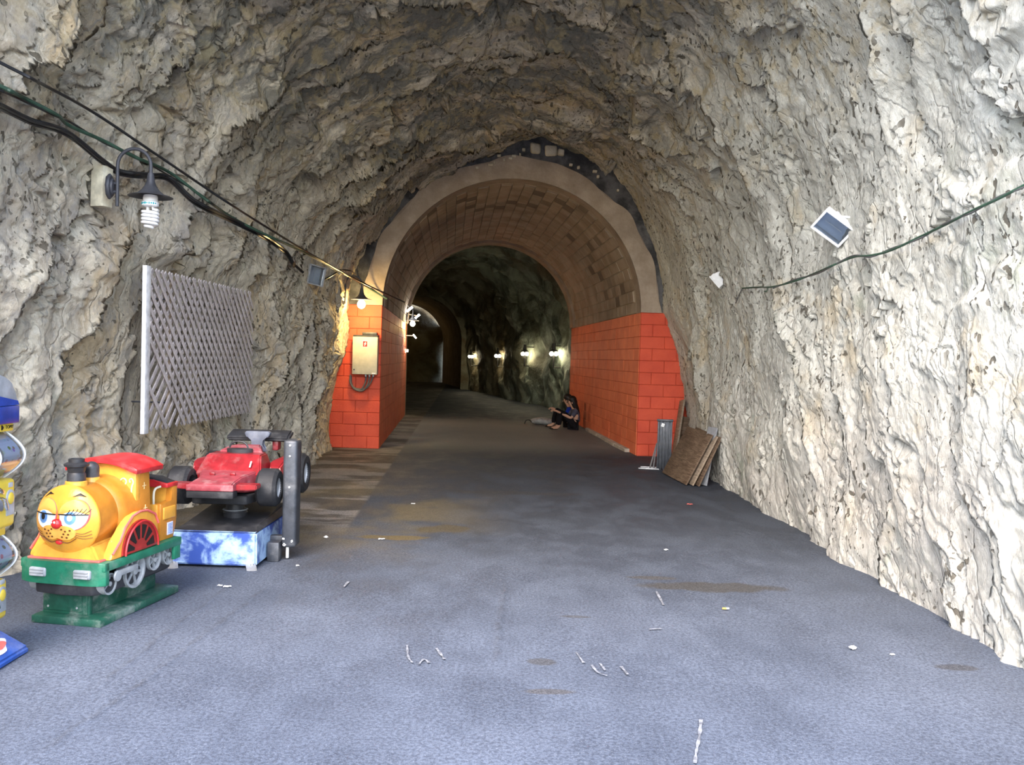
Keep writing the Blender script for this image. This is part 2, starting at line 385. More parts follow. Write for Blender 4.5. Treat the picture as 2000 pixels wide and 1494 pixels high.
def prism(bm, poly, h, m=None, bev=0.0):
    """poly in xy, extruded from z=0 to h, then moved by m"""
    m = m or Matrix()
    lo = [bm.verts.new((x, y, 0)) for x, y in poly]; hi = [bm.verts.new((x, y, h)) for x, y in poly]
    n = len(poly); fs = [bm.faces.new(lo[::-1]), bm.faces.new(hi)]
    for i in range(n): fs.append(bm.faces.new((lo[i], lo[(i+1) % n], hi[(i+1) % n], hi[i])))
    g = lo+hi
    if bev:
        es = list({e for f in fs for e in f.edges})
        r = bmesh.ops.bevel(bm, geom=es, offset=bev, segments=2, affect='EDGES', profile=.5)
        g = list({v for f in r['faces'] for v in f.verts}); fs2 = {f for v in g for f in v.link_faces}; g = list({v for f in fs2 for v in f.verts})
    bmesh.ops.transform(bm, matrix=m, verts=g)
def ball(bm, r, loc, sc=(1, 1, 1), u=16, v=10):
    g = bmesh.ops.create_uvsphere(bm, u_segments=u, v_segments=v, radius=r)['verts']
    bmesh.ops.transform(bm, matrix=T(*loc) @ Matrix.Diagonal((*sc, 1)), verts=g)
def hull(bm, secs):
    """skin a list of equal-length closed sections (lists of points)"""
    rings = [[bm.verts.new(p) for p in s] for s in secs]; n = len(rings[0])
    for a, b in zip(rings, rings[1:]):
        for i in range(n): bm.faces.new((a[i], a[(i+1) % n], b[(i+1) % n], b[i]))
    bm.faces.new(rings[0][::-1]); bm.faces.new(rings[-1])
def text_obj(name, s, size, mw, mat, parent, ext=.0008):
    cu = bpy.data.curves.new(name, 'FONT'); cu.body = s; cu.size = size; cu.extrude = ext; cu.align_x = 'CENTER'; cu.align_y = 'CENTER'; cu.resolution_u = 3
    t = bpy.data.objects.new(name, cu); C.objects.link(t)
    me = bpy.data.meshes.new_from_object(t.evaluated_get(bpy.context.evaluated_depsgraph_get()))
    bpy.data.objects.remove(t); bpy.data.curves.remove(cu)
    o = link(name, me, parent, mat); o.matrix_local = mw; return o
def point_light(name, loc, energy, col, rad, parent=None):
    l = bpy.data.lights.new(name, 'POINT'); l.energy = energy; l.color = col; l.shadow_soft_size = rad
    o = bpy.data.objects.new(name, l); C.objects.link(o); o.location = loc
    if parent: o.parent = parent
    return o

# ------------------------------------------------------------------ numpy gradient noise
_r = np.random.RandomState(11); PERM = np.concatenate([_r.permutation(256)]*3).astype(np.int32)
G = _r.normal(size=(256, 3)).astype(np.float32); G /= np.linalg.norm(G, axis=1)[:, None]
def perlin(x, y, z):
    xi = np.floor(x).astype(np.int32); yi = np.floor(y).astype(np.int32); zi = np.floor(z).astype(np.int32)
    fx = (x-xi).astype(np.float32); fy = (y-yi).astype(np.float32); fz = (z-zi).astype(np.float32)
    xi &= 255; yi &= 255; zi &= 255
    u = fx*fx*fx*(fx*(fx*6-15)+10); v = fy*fy*fy*(fy*(fy*6-15)+10); w = fz*fz*fz*(fz*(fz*6-15)+10)
    out = 0
    for i in (0, 1):
        a = PERM[xi+i]; wu = u if i else 1-u
        for j in (0, 1):
            b = PERM[a+yi+j]; wv = v if j else 1-v
            for k in (0, 1):
                g = G[PERM[b+zi+k]]; ww = w if k else 1-w
                out = out + wu*wv*ww*(g[..., 0]*(fx-i)+g[..., 1]*(fy-j)+g[..., 2]*(fz-k))
    return out*1.6
def fbm(x, y, z, f, octv=3, off=0.0, gain=.5):
    s = 0; a = 1.0
    for o in range(octv):
        s = s + a*perlin(x*f+off+o*17.3, y*f+off*1.7+o*5.1, z*f+off*.6+o*9.7); f *= 2.03; a *= gain
    return s
def sm(t, a, b):
    t = np.clip((t-a)/(b-a), 0, 1); return t*t*(3-2*t)

def grid_mesh(V, keep=None):
    """V (n, m, 3) -> vertex array, quads"""
    n, m = V.shape[:2]; i = np.arange(n*m).reshape(n, m)
    q = np.stack([i[:-1, :-1], i[:-1, 1:], i[1:, 1:], i[1:, :-1]], -1).reshape(-1, 4)
    if keep is not None: q = q[keep.reshape(-1)]
    return q
def grid_normals(V):
    a = np.gradient(V, axis=0); b = np.gradient(V, axis=1); n = np.cross(a, b); n /= np.linalg.norm(n, axis=-1, keepdims=True)+1e-9; return n
def mesh_np(name, verts, quads, mat, normals=None, kind='structure'):
    used = np.unique(quads); mp = np.full(len(verts), -1, np.int64); mp[used] = np.arange(len(used))
    v = verts[used]; q = mp[quads]
    if normals is not None:
        fn = np.cross(v[q[:, 1]]-v[q[:, 0]], v[q[:, 2]]-v[q[:, 0]])
        if (fn*normals[used][q[:, 0]]).sum() < 0: q = q[:, ::-1]
    me = bpy.data.meshes.new(name); me.vertices.add(len(v)); me.vertices.foreach_set('co', v.astype(np.float32).ravel())
    me.loops.add(q.size); me.loops.foreach_set('vertex_index', q.astype(np.int32).ravel())
    me.polygons.add(len(q)); me.polygons.foreach_set('loop_start', np.arange(0, q.size, 4, dtype=np.int32))
    me.polygons.foreach_set('use_smooth', np.ones(len(q), bool)); me.update(calc_edges=True)
    if normals is not None: me.normals_split_custom_set_from_vertices(normals[used].astype(np.float32))
    me.materials.append(mat); o = bpy.data.objects.new(name, me); C.objects.link(o)
    if kind: o['kind'] = kind
    return o

# ------------------------------------------------------------------ rock gallery
ZC = 1.6
PHI = np.linspace(math.radians(-33), math.radians(213), 880)
def arch_profile(xl, xr, zs, crown, p=2.0):
    cx = (xl+xr)/2; a = (xr-xl)/2; b = crown-zs
    rr = np.zeros_like(PHI)
    for i, f in enumerate(PHI):
        lo, hi = 0.1, 9.0
        for _ in range(40):
            r = (lo+hi)/2; x = abs(cx+r*math.cos(f)-cx)/a; z = ZC+r*math.sin(f)
            ins = x < 1 and (z < zs or x**p+((z-zs)/b)**p < 1)
            if ins: lo = r
            else: hi = r
        rr[i] = lo
    return cx, rr
def pixel_profile(pts, Y):
    w = [at_depth(x, y, Y) for x, y in pts]; cx = -.1
    ang = np.array([math.atan2(q.z-ZC, q.x-cx) for q in w]); ang = np.where(ang < -PI/2-.3, ang+2*PI, ang); r = np.array([math.hypot(q.z-ZC, q.x-cx) for q in w])
    k = np.argsort(ang); return cx, np.interp(PHI, ang[k], r[k])
END_PTS = [(1345, 960), (1345, 860), (1332, 775), (1322, 725), (1303, 655), (1287, 613), (1283, 540), (1268, 468), (1232, 380), (1150, 305), (1060, 272), (970, 300), (883, 342),
           (793, 400), (735, 465), (702, 520), (686, 600), (678, 690), (655, 750), (638, 800), (640, 880), (630, 960)]
ST = [(1.5, arch_profile(-3.75, 2.75, 2.3, 6.1, 2.2)), (4.5, arch_profile(-3.65, 2.72, 2.4, 5.8, 2.2)), (6.5, arch_profile(-3.38, 2.70, 2.5, 5.6, 2.1)), (8.5, arch_profile(-3.2, 2.70, 2.45, 5.45, 2.0)),
      (10.5, arch_profile(-3.0, 2.72, 2.3, 5.25, 2.0)), (12.2, arch_profile(-2.72, 2.72, 2.2, 5.1, 2.0)), (14.35, pixel_profile(END_PTS, 14.35))]
def build_rock():
    s = np.linspace(0, 1, 620); Y = 1.9+(14.4-1.9)*(s*.72+s*s*.28)
    ys = np.array([a for a, _ in ST]); cxs = np.array([c for _, (c, _) in ST]); rs = np.stack([r for _, (_, r) in ST])
    cx = np.interp(Y, ys, cxs); r0 = np.stack([np.interp(Y, ys, rs[:, k]) for k in range(len(PHI))], 1)
    ker = np.ones(41)/41.0
    r0 = np.apply_along_axis(lambda c: np.convolve(np.pad(c, 20, mode='edge'), ker, 'valid'), 0, r0)
    cp, sp = np.cos(PHI)[None, :], np.sin(PHI)[None, :]
    x = cx[:, None]+r0*cp; z = ZC+r0*sp; y = np.repeat(Y[:, None], len(PHI), 1)
    right = sm(x, .9, 2.3)*(1-.35*sm(z, 3, 4.3)); fade = 1-.55*sm(y, 12.6, 14.2)
    roof = sm(z, 2.6, 4.2)
    # beds: sharp lips that face away from the mouth
    warp = .75*fbm(x, y, z, .55, 2, 3.1)+.24*fbm(x, y, z, 2.0, 3, 8.2)+.06*fbm(x, y, z, 9, 2, 1.4)
    s1 = (y-.30*z+warp)/.78; t = s1-np.floor(s1); idx = np.floor(s1)
    f1 = np.where(t < .93, t/.93, (1-t)/.07)
    a1 = np.clip(.5+.9*fbm(x+idx*3.7, y, z, .8, 2, 5.5), .0, 1.25)
    s2 = (y-.34*z+.9*warp+.25*fbm(x, y, z, 2.6, 3, 21.))/.27; t2 = s2-np.floor(s2); f2 = np.where(t2 < .86, t2/.86, (1-t2)/.14)
    a2 = np.clip(.45+1.1*fbm(x+np.floor(s2)*2.3, y, z, 1.1, 2, 12.5), 0, 1.3)
    # second set of breaks that runs along the gallery (ledges in the vault)
    s3 = (z*.8+.25*y+.35*np.abs(x)+.8*fbm(x, y, z, .7, 3, 33.))/.62; t3 = s3-np.floor(s3); f3 = np.where(t3 < .88, t3/.88, (1-t3)/.12)
    a3 = np.clip(.2+1.2*fbm(x, y, z, .7, 2, 40.), 0, 1)
    d = (.38*(1-.7*right))*(1+.35*roof)*a1*(f1-.5)+(.085*(1-.55*right))*a2*(f2-.5)+.11*a3*(f3-.5)*(.45+.55*roof)
    d = d+.20*fbm(x, y, z, .48, 2, 50.)*(.75+.25*roof)*(1-.35*right)
    U = y-.30*z+.25*warp; A = np.repeat(PHI[None, :]*3.0, len(Y), 0)                     # across the beds, along the beds
    s4 = (y-.32*z+warp+.18*fbm(x, y, z, 3.2, 3, 23.))/.105; t4 = s4-np.floor(s4); f4 = np.where(t4 < .84, t4/.84, (1-t4)/.16)
    a4 = np.clip(.35+1.2*fbm(x+np.floor(s4)*1.7, y, z, 1.6, 2, 15.), 0, 1.2); d = d+.034*(1-.6*right)*a4*(f4-.5)
    d = d-(.10*(1-.55*right))*a1*np.exp(-((t-.975)/.030)**2)-.035*(1-.5*right)*a2*np.exp(-((t2-.95)/.06)**2)
    d = d+.12*fbm(U, A*.38, A*0, .95, 2, 60.)*(1-.3*roof)*(1-.25*right)
    rid = fbm(U, A*.42, x*.3, 2.6, 2, 61.); d = d+(.034-.014*right)*(.4-np.abs(rid))
    d = d+(.020-.009*right)*fbm(U, A*.5, x*.5, 5.5, 3, 70., .55)+.009*(1-.3*right)*(.4-np.abs(fbm(U*1.3, A*.6, x*.6, 11, 2, 75.)))
    d = d+.009*(1-.3*right)*(.4-np.abs(fbm(x, y, z, 21, 2, 80.)))
    hole = fbm(x, y, z*.8, 8.0, 1, 90.); d = d-.035*sm(hole, .62, .85)
    # keep the rock back behind the trellis and keep its foot tidy
    win = sm(y, 6.6, 7.3)*(1-sm(y, 9.9, 10.6))*sm(z, .5, .9)*(1-sm(z, 2.2, 2.6))*(x < 0)
    d = d*fade*(1-.6*win)-.05*win
    r = r0-d
    V = np.stack([cx[:, None]+r*cp, y, ZC+r*sp], -1)
    # lips also lean along the gallery so that they overhang a little
    V[..., 1] += (.16*(1-.5*right)*a1*(f1-.5)+.05*fbm(x, y, z, 3., 2, 95.))*fade
    nrm = -grid_normals(V); c0 = V[..., 0]-cx[:, None]; flip = np.sign((nrm[..., 0]*c0+nrm[..., 2]*(V[..., 2]-ZC)).mean()); nrm *= -flip
    keep = (V[:-1, :-1, 1] > 2.0+.45*np.clip(V[:-1, :-1, 2], 0, 9)+.2*fbm(x, y, z, 1.2, 2, 99.)[:-1, :-1]) & (V[:-1, :-1, 2] > -.6)
    # the chunky oversized rows are split into the two side walls and the vault
    k1, k2 = np.searchsorted(PHI, math.radians(38)), np.searchsorted(PHI, math.radians(142))
    q = grid_mesh(V); n, m = V.shape[:2]; col = np.tile(np.arange(m-1), n-1); kf = keep.reshape(-1)
    f_v, f_n = V.reshape(-1, 3), nrm.reshape(-1, 3)
    flipq = q[:, ::-1] if flip > 0 else q
    out = {}
    for nm, sel in (('wall_right', col < k1), ('ceiling', (col >= k1) & (col < k2)), ('wall_left', col >= k2)):
        out[nm] = mesh_np(nm, f_v, flipq[sel & kf], M['rock'], f_n)
    return out
ROCK = build_rock()

def cliff():
    # the hillside face around the mouth
    ang = np.linspace(math.radians(-28), math.radians(208), 140); rad = np.linspace(0, 1, 40)
    _, r0 = arch_profile(-3.75, 2.75, 2.3, 6.0, 2.2); base = np.interp(ang, PHI, r0)
    r = base[None, :]-.05+rad[:, None]**1.3*9; x = -.5+r*np.cos(ang)[None, :]; z = ZC+r*np.sin(ang)[None, :]
    y = 2.2+.42*np.clip(z, 0, 30)-.15+.25*fbm(x, x*0, z, .5, 4, 7.)
    y[0] += .6
    V = np.stack([x, y, z], -1); q = grid_mesh(V); n = grid_normals(V); n *= -np.sign(n[..., 1].mean())
    mesh_np('wall_cliff', V.reshape(-1, 3), q, M['rock'], n.reshape(-1, 3))
cliff()

# ------------------------------------------------------------------ floor
def build_floor():
    xs = np.linspace(-14, 9, 150); ys = np.concatenate([np.linspace(-25, 1, 40)[:-1], np.linspace(1, 16, 160), np.linspace(16.2, 56, 60)])
    X, Yg = np.meshgrid(xs, ys, indexing='ij'); Z = .006*fbm(X, Yg, X*0, 1.1, 3, 4.)
    V = np.stack([X, Yg, Z], -1); n = grid_normals(V); n *= np.sign(n[..., 2].mean())
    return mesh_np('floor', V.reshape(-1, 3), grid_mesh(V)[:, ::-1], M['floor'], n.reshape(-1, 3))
FLOOR = build_floor()
def paint_marks():
    marks = [[(795, 1262), (797, 1285), (806, 1297)], [(818, 1300), (828, 1290), (838, 1297)], [(852, 1268), (868, 1290)], [(1125, 1276), (1140, 1297)], [(1155, 1301), (1168, 1316), (1186, 1322)],
             [(1172, 1298), (1182, 1312)], [(1213, 1304), (1226, 1320)], [(1369, 1408), (1366, 1440), (1360, 1470), (1357, 1494)], [(1268, 1231), (1292, 1230)], [(1282, 1157), (1296, 1184)], [(672, 1148), (680, 1138)]]
    for mk in marks:
        pts = [on_floor(x, y) for x, y in mk]; pts = [p for p in spline(pts, 4)]
        bm = BM(); w0 = .008; L = []
        for i, p in enumerate(pts):
            d = (pts[min(i+1, len(pts)-1)]-pts[max(i-1, 0)]); nrm = Vector((-d.y, d.x, 0)).normalized(); w = w0*rnd.uniform(.4, 1.2)
            L.append((bm.verts.new(p+nrm*w+Vector((0, 0, .008))), bm.verts.new(p-nrm*w+Vector((0, 0, .008)))))
        for a, b in zip(L, L[1:]): bm.faces.new((a[0], a[1], b[1], b[0]))
        obj('paint_mark', bm, M['scuff'], FLOOR, False)
paint_marks()

# ------------------------------------------------------------------ lined passage: portal, walls, vault
PY0, PY1, PR, PZ = 14.2, 22.3, 2.12, 2.36
SL = -.072; YAW = math.atan(-SL)
def pcx(y): return -.04+SL*(y-PY0)
def block_mesh(name, size, mat, bev=.006):
    bm = BM(); bx(bm, size, bev=bev, seg=1); me = bpy.data.meshes.new(name); bm.to_mesh(me); bm.free(); me.materials.append(mat); return me
def put(me, name, mw, parent):
    o = bpy.data.objects.new(name, me); C.objects.link(o); o.parent = parent; o.matrix_local = mw; return o
CO, BL = PZ/12, .405
def passage():
    fb = block_mesh('front_block', (BL-.005, .06, CO-.007), M['orange']); ib = block_mesh('inner_block', (.06, BL-.003, CO-.005), M['orange_in'], .004)
    hb = block_mesh('half_block', (BL/2-.005, .06, CO-.007), M['orange'])
    for nm, sg in (('wall_passage_left', -1), ('wall_passage_right', 1)):
        # recessed joint body: front return and inner face
        bm = BM(); p = []
        for y in (PY0+.012, PY1):
            p.append((pcx(y)+sg*(PR+.012), y))
        poly = [p[0], p[1], (p[1][0]+sg*1.5, PY1), (p[0][0]+sg*1.5, PY0+.012)]
        prism(bm, poly, PZ+.3, T(0, 0, -.3)); w = struct(obj(nm, bm, M['orange_joint'], None, False))
        for k in range(12):
            z = CO*(k+.5); off = (k % 2)*.5*BL
            x = 0.0
            if k % 2 == 0: put(hb, 'block', T(pcx(PY0)+sg*(PR+BL/4), PY0+.03+rnd.uniform(-.003, .003), z), w); x = BL/2
            while x < .95:
                put(fb, 'block', T(pcx(PY0)+sg*(PR+x+BL/2), PY0+.03+rnd.uniform(-.004, .004), z), w); x += BL
            y = PY0+.065+BL/2-off*.999
            if k % 2: y += BL*.5
            while y < PY1-.1:
                put(ib, 'block', T(pcx(y)+sg*(PR+.03+rnd.uniform(-.003, .003)), y, z) @ R(YAW, 'Z'), w); y += BL
    # vault: mortar shell, blocks, plain bands
    def band(bm, y0, y1, r0, th, n=64, ny=1):
        for j in range(ny):
            a, b = y0+(y1-y0)*j/ny, y0+(y1-y0)*(j+1)/ny
            prev = None
            for i in range(n+1):
                t = PI*i/n; c, s_ = math.cos(t), math.sin(t)
                ring = [bm.verts.new((pcx(yy)+c*rr, yy, PZ+s_*rr)) for yy, rr in ((a, r0), (b, r0), (b, r0+th), (a, r0+th))]
                if prev:
                    for q in range(4): bm.faces.new((prev[q], prev[(q+1) % 4], ring[(q+1) % 4], ring[q]))
                prev = ring
    bm = BM(); band(bm, PY0+.3, PY1-.4, PR+.02, .35); v = struct(obj('ceiling_passage', bm, M['mortar'], None, 60))
    nb = 34; da = PI/nb; vb = block_mesh('vault_block', (.06, .385, 2*PR*math.sin(da/2)-.012), M['vault'], .005)
    rest = BM(); y = PY0+.37; jj = 0; cnt = 0
    while y+.2 < PY1-.45:
        for i in range(nb):
            t = da*(i+.5); yy = y+.1975+(.2 if i % 2 else 0)
            if yy > PY1-.6: continue
            rr = PR+.03+rnd.uniform(-.004, .004)
            mw = T(pcx(yy)+math.cos(t)*rr, yy, PZ+math.sin(t)*rr) @ R(YAW, 'Z') @ R(-t, 'Y')
            if cnt < 296: put(vb, 'block', mw, v); cnt += 1
            else: bx(rest, (.06, .385, 2*PR*math.sin(da/2)-.012), (0, 0, 0), None); xf(rest, rest.verts[-8:], mw)
        y += .397; jj += 1
    o = obj('far_blocks', rest, M['vault'], v, False); o['kind'] = 'stuff'
    bm = BM(); band(bm, PY0-.0, PY0+.36, PR, .3); struct(obj('trim_1', bm, M['liner'], None, 60))
    bm = BM(); band(bm, PY1-.55, PY1, PR-.05, .45); struct(obj('trim_2', bm, M['liner'], None, 60))
    # plastered ring on the front face
    def plate(y0, th, rin, rout, a0, a1, n=90, wob=0.0, nr=1):
        bm = BM(); prev = None
        for i in range(n+1):
            t = a0+(a1-a0)*i/n; ro = rout+wob*mnoise.noise((t*4, 3.3, y0)) if wob else rout
            ring = []
            for j in range(nr+1):
                r = rin+(ro-rin)*j/nr; dy = .02*mnoise.noise((t*9, r*5, 1)) if nr > 1 else 0
                ring.append(bm.verts.new((pcx(y0)+math.cos(t)*r, y0+dy, PZ+math.sin(t)*r)))
            ring.append(bm.verts.new((pcx(y0)+math.cos(t)*ro, y0+th, PZ+math.sin(t)*ro)))
            if prev:
                for q in range(len(ring)-1): bm.faces.new((prev[q], prev[q+1], ring[q+1], ring[q]))
            prev = ring
        return bm
    struct(obj('trim_3', plate(PY0-.012, .1, PR-.002, PR+.31, -.0, PI, wob=.12, nr=4), M['ring'], None, 60))
    bm = plate(PY0+.03, .4, PR-.002, 4.6, 0, PI, nr=14)
    wall = struct(obj('wall_portal', bm, M['rubble'], None, 60))
    # pale field stones walled in above the ring
    def stone(px, py, w, hh, dep=.10, c='stone_pale'):
        q = at_depth(px, py, PY0-.02); bm = BM(); bx(bm, (w, dep, hh), bev=min(w, hh)*.22, seg=2)
        for vv in bm.verts: vv.co += Vector((mnoise.noise(vv.co*9+Vector((px, 0, 0))), 0, mnoise.noise(vv.co*9+Vector((0, py, 0)))))*.14*min(w, hh)
        o = obj('stone', bm, M[c], wall, 60); o.location = (q.x, PY0-.01, q.z); o.rotation_euler = (0, rnd.uniform(-.1, .1), 0)
    stone(1046, 290, .17, .17); stone(1076, 294, .21, .17); stone(1096, 297, .11, .10)
    for i, (px, py) in enumerate(((1023, 293), (1016, 302), (1004, 305), (997, 309), (985, 312), (966, 318), (958, 322), (932, 328), (1115, 322), (1130, 327), (1168, 345), (1207, 372), (1162, 335), (975, 304))):
        stone(px, py, rnd.uniform(.03, .08), rnd.uniform(.03, .05), .08)
    # kerb stones at the foot of the right wall
    kb = block_mesh('kerb_stone', (.10, .46, .07), M['mortar'], .012)
    wr = bpy.data.objects['wall_passage_right']
    y = PY0+.8
    while y < 19.2: put(kb, 'kerb_stone', T(pcx(y)+PR-.03+rnd.uniform(-.012, .012), y, .025) @ R(YAW+rnd.uniform(-.03, .03), 'Z'), wr); y += .49
passage()

# ------------------------------------------------------------------ tunnel beyond
def chamber():
    Y = np.linspace(22.25, 42.0, 230); ph = np.linspace(math.radians(-36), math.radians(216), 260)
    rx = np.interp(Y, [22, 24, 26.6, 33.6, 41, 48], [2.5, 2.1, 1.45, -.35, -2.15, -4.4]); cx = rx-2.75
    rr = np.interp(ph, PHI, arch_profile(-2.75, 2.75, 2.2, 4.95)[1])
    x = cx[:, None]+rr[None, :]*np.cos(ph)[None, :]; z = ZC+rr[None, :]*np.sin(ph)[None, :]; y = np.repeat(Y[:, None], len(ph), 1)
    d = .32*fbm(x, y, z, .4, 3, 120.)+.10*fbm(x, y, z, 1.8, 3, 130.)
    s = (y*.5-z*.8+1.2*fbm(x, y, z, .5, 2, 140.))/1.1; t = s-np.floor(s); d = d+.22*(np.where(t < .88, t/.88, (1-t)/.12)-.5)*sm(z, 2, 3.5)
    r = rr[None, :]-d; V = np.stack([cx[:, None]+r*np.cos(ph)[None, :], y, ZC+r*np.sin(ph)[None, :]], -1)
    nr = grid_normals(V); f = np.sign((nr[..., 0]*(V[..., 0]-cx[:, None])+nr[..., 2]*(V[..., 2]-ZC)).mean()); nr *= -f
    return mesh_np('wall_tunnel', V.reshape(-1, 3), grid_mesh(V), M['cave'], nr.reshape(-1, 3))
CH = chamber()
def closing_plate(name, y, cx, ri, zs, ro, mat):
    bm = BM(); pts = [(cx+ri, -.2), (cx+ri, zs)]+[(cx+ri*math.cos(PI*i/40), zs+ri*math.sin(PI*i/40)) for i in range(1, 40)]+[(cx-ri, zs), (cx-ri, -.2)]
    out = [(cx+ro, -.2), (cx+ro, zs)]+[(cx+ro*math.cos(PI*i/40), zs+ro*math.sin(PI*i/40)) for i in range(1, 40)]+[(cx-ro, zs), (cx-ro, -.2)]
    a = [bm.verts.new((x, y, z)) for x, z in pts]; b = [bm.verts.new((x, y, z)) for x, z in out]; c = [bm.verts.new((x, y+.4, z)) for x, z in pts]
    for i in range(len(a)-1): bm.faces.new((a[i], a[i+1], b[i+1], b[i])); bm.faces.new((a[i], c[i], c[i+1], a[i+1]))
    return struct(obj(name, bm, mat, None, 60))
closing_plate('wall_passage_back', PY1-.02, pcx(PY1), PR+.03, PZ, 6.0, M['ring'])
closing_plate('wall_far_portal', 41.2, -4.55, 2.1, 2.3, 6.0, M['cave'])
def far_end():
    bm = BM(); n = 40
    for j in range(12):
        for i in range(n):
            q = []
            for (ii, jj) in ((i, j), (i+1, j), (i+1, j+1), (i, j+1)):
                t = PI*ii/n; y = 41.4+10*jj/12; q.append(Vector((-4.55-.19*(y-41.4)+2.3*math.cos(t), y, 2.3+2.3*math.sin(t))))
            bm.faces.new([bm.verts.new(p) for p in q])
    for sg in (-1, 1):
        for j in range(12):
            q = [Vector((-4.55-.19*10*jj/12+2.3*sg, 41.4+10*jj/12, z)) for jj, z in ((j, -.1), (j+1, -.1), (j+1, 2.3), (j, 2.3))]
            bm.faces.new([bm.verts.new(p) for p in q])
    bmesh.ops.remove_doubles(bm, verts=bm.verts[:], dist=.001)
    struct(obj('ceiling_far_passage', bm, M['liner'], None, 60))
    V = np.zeros((60, 60, 3)); u = np.linspace(-16, 10, 60); w = np.linspace(-.2, 12, 60)
    X, Z = np.meshgrid(u, w, indexing='ij'); V[..., 0] = X; V[..., 2] = Z; V[..., 1] = 51.5-.02*(X+4)**2+.5*fbm(X, X*0, Z, .5, 3, 9.)
    nn = grid_normals(V); nn *= -np.sign(nn[..., 1].mean()); mesh_np('wall_tunnel_end', V.reshape(-1, 3), grid_mesh(V), M['cave'], nn.reshape(-1, 3))
far_end()

bpy.context.view_layer.update()
DG = bpy.context.evaluated_depsgraph_get()
def hit(px, py, pull=0.0, fallback=10.0):
    d = ray(px, py).normalized(); st = EYE+d*.3
    for _ in range(30):
        ok, loc, nrm, _, o, _ = SC.ray_cast(DG, st, d)
        if not ok or o.get('kind') == 'structure' or (o.parent and o.parent.get('kind') == 'structure'): break
        st = loc+d*.01
    if not ok: return at_depth(px, py, fallback), Vector((0, -1, 0))
    return loc-d*pull, nrm

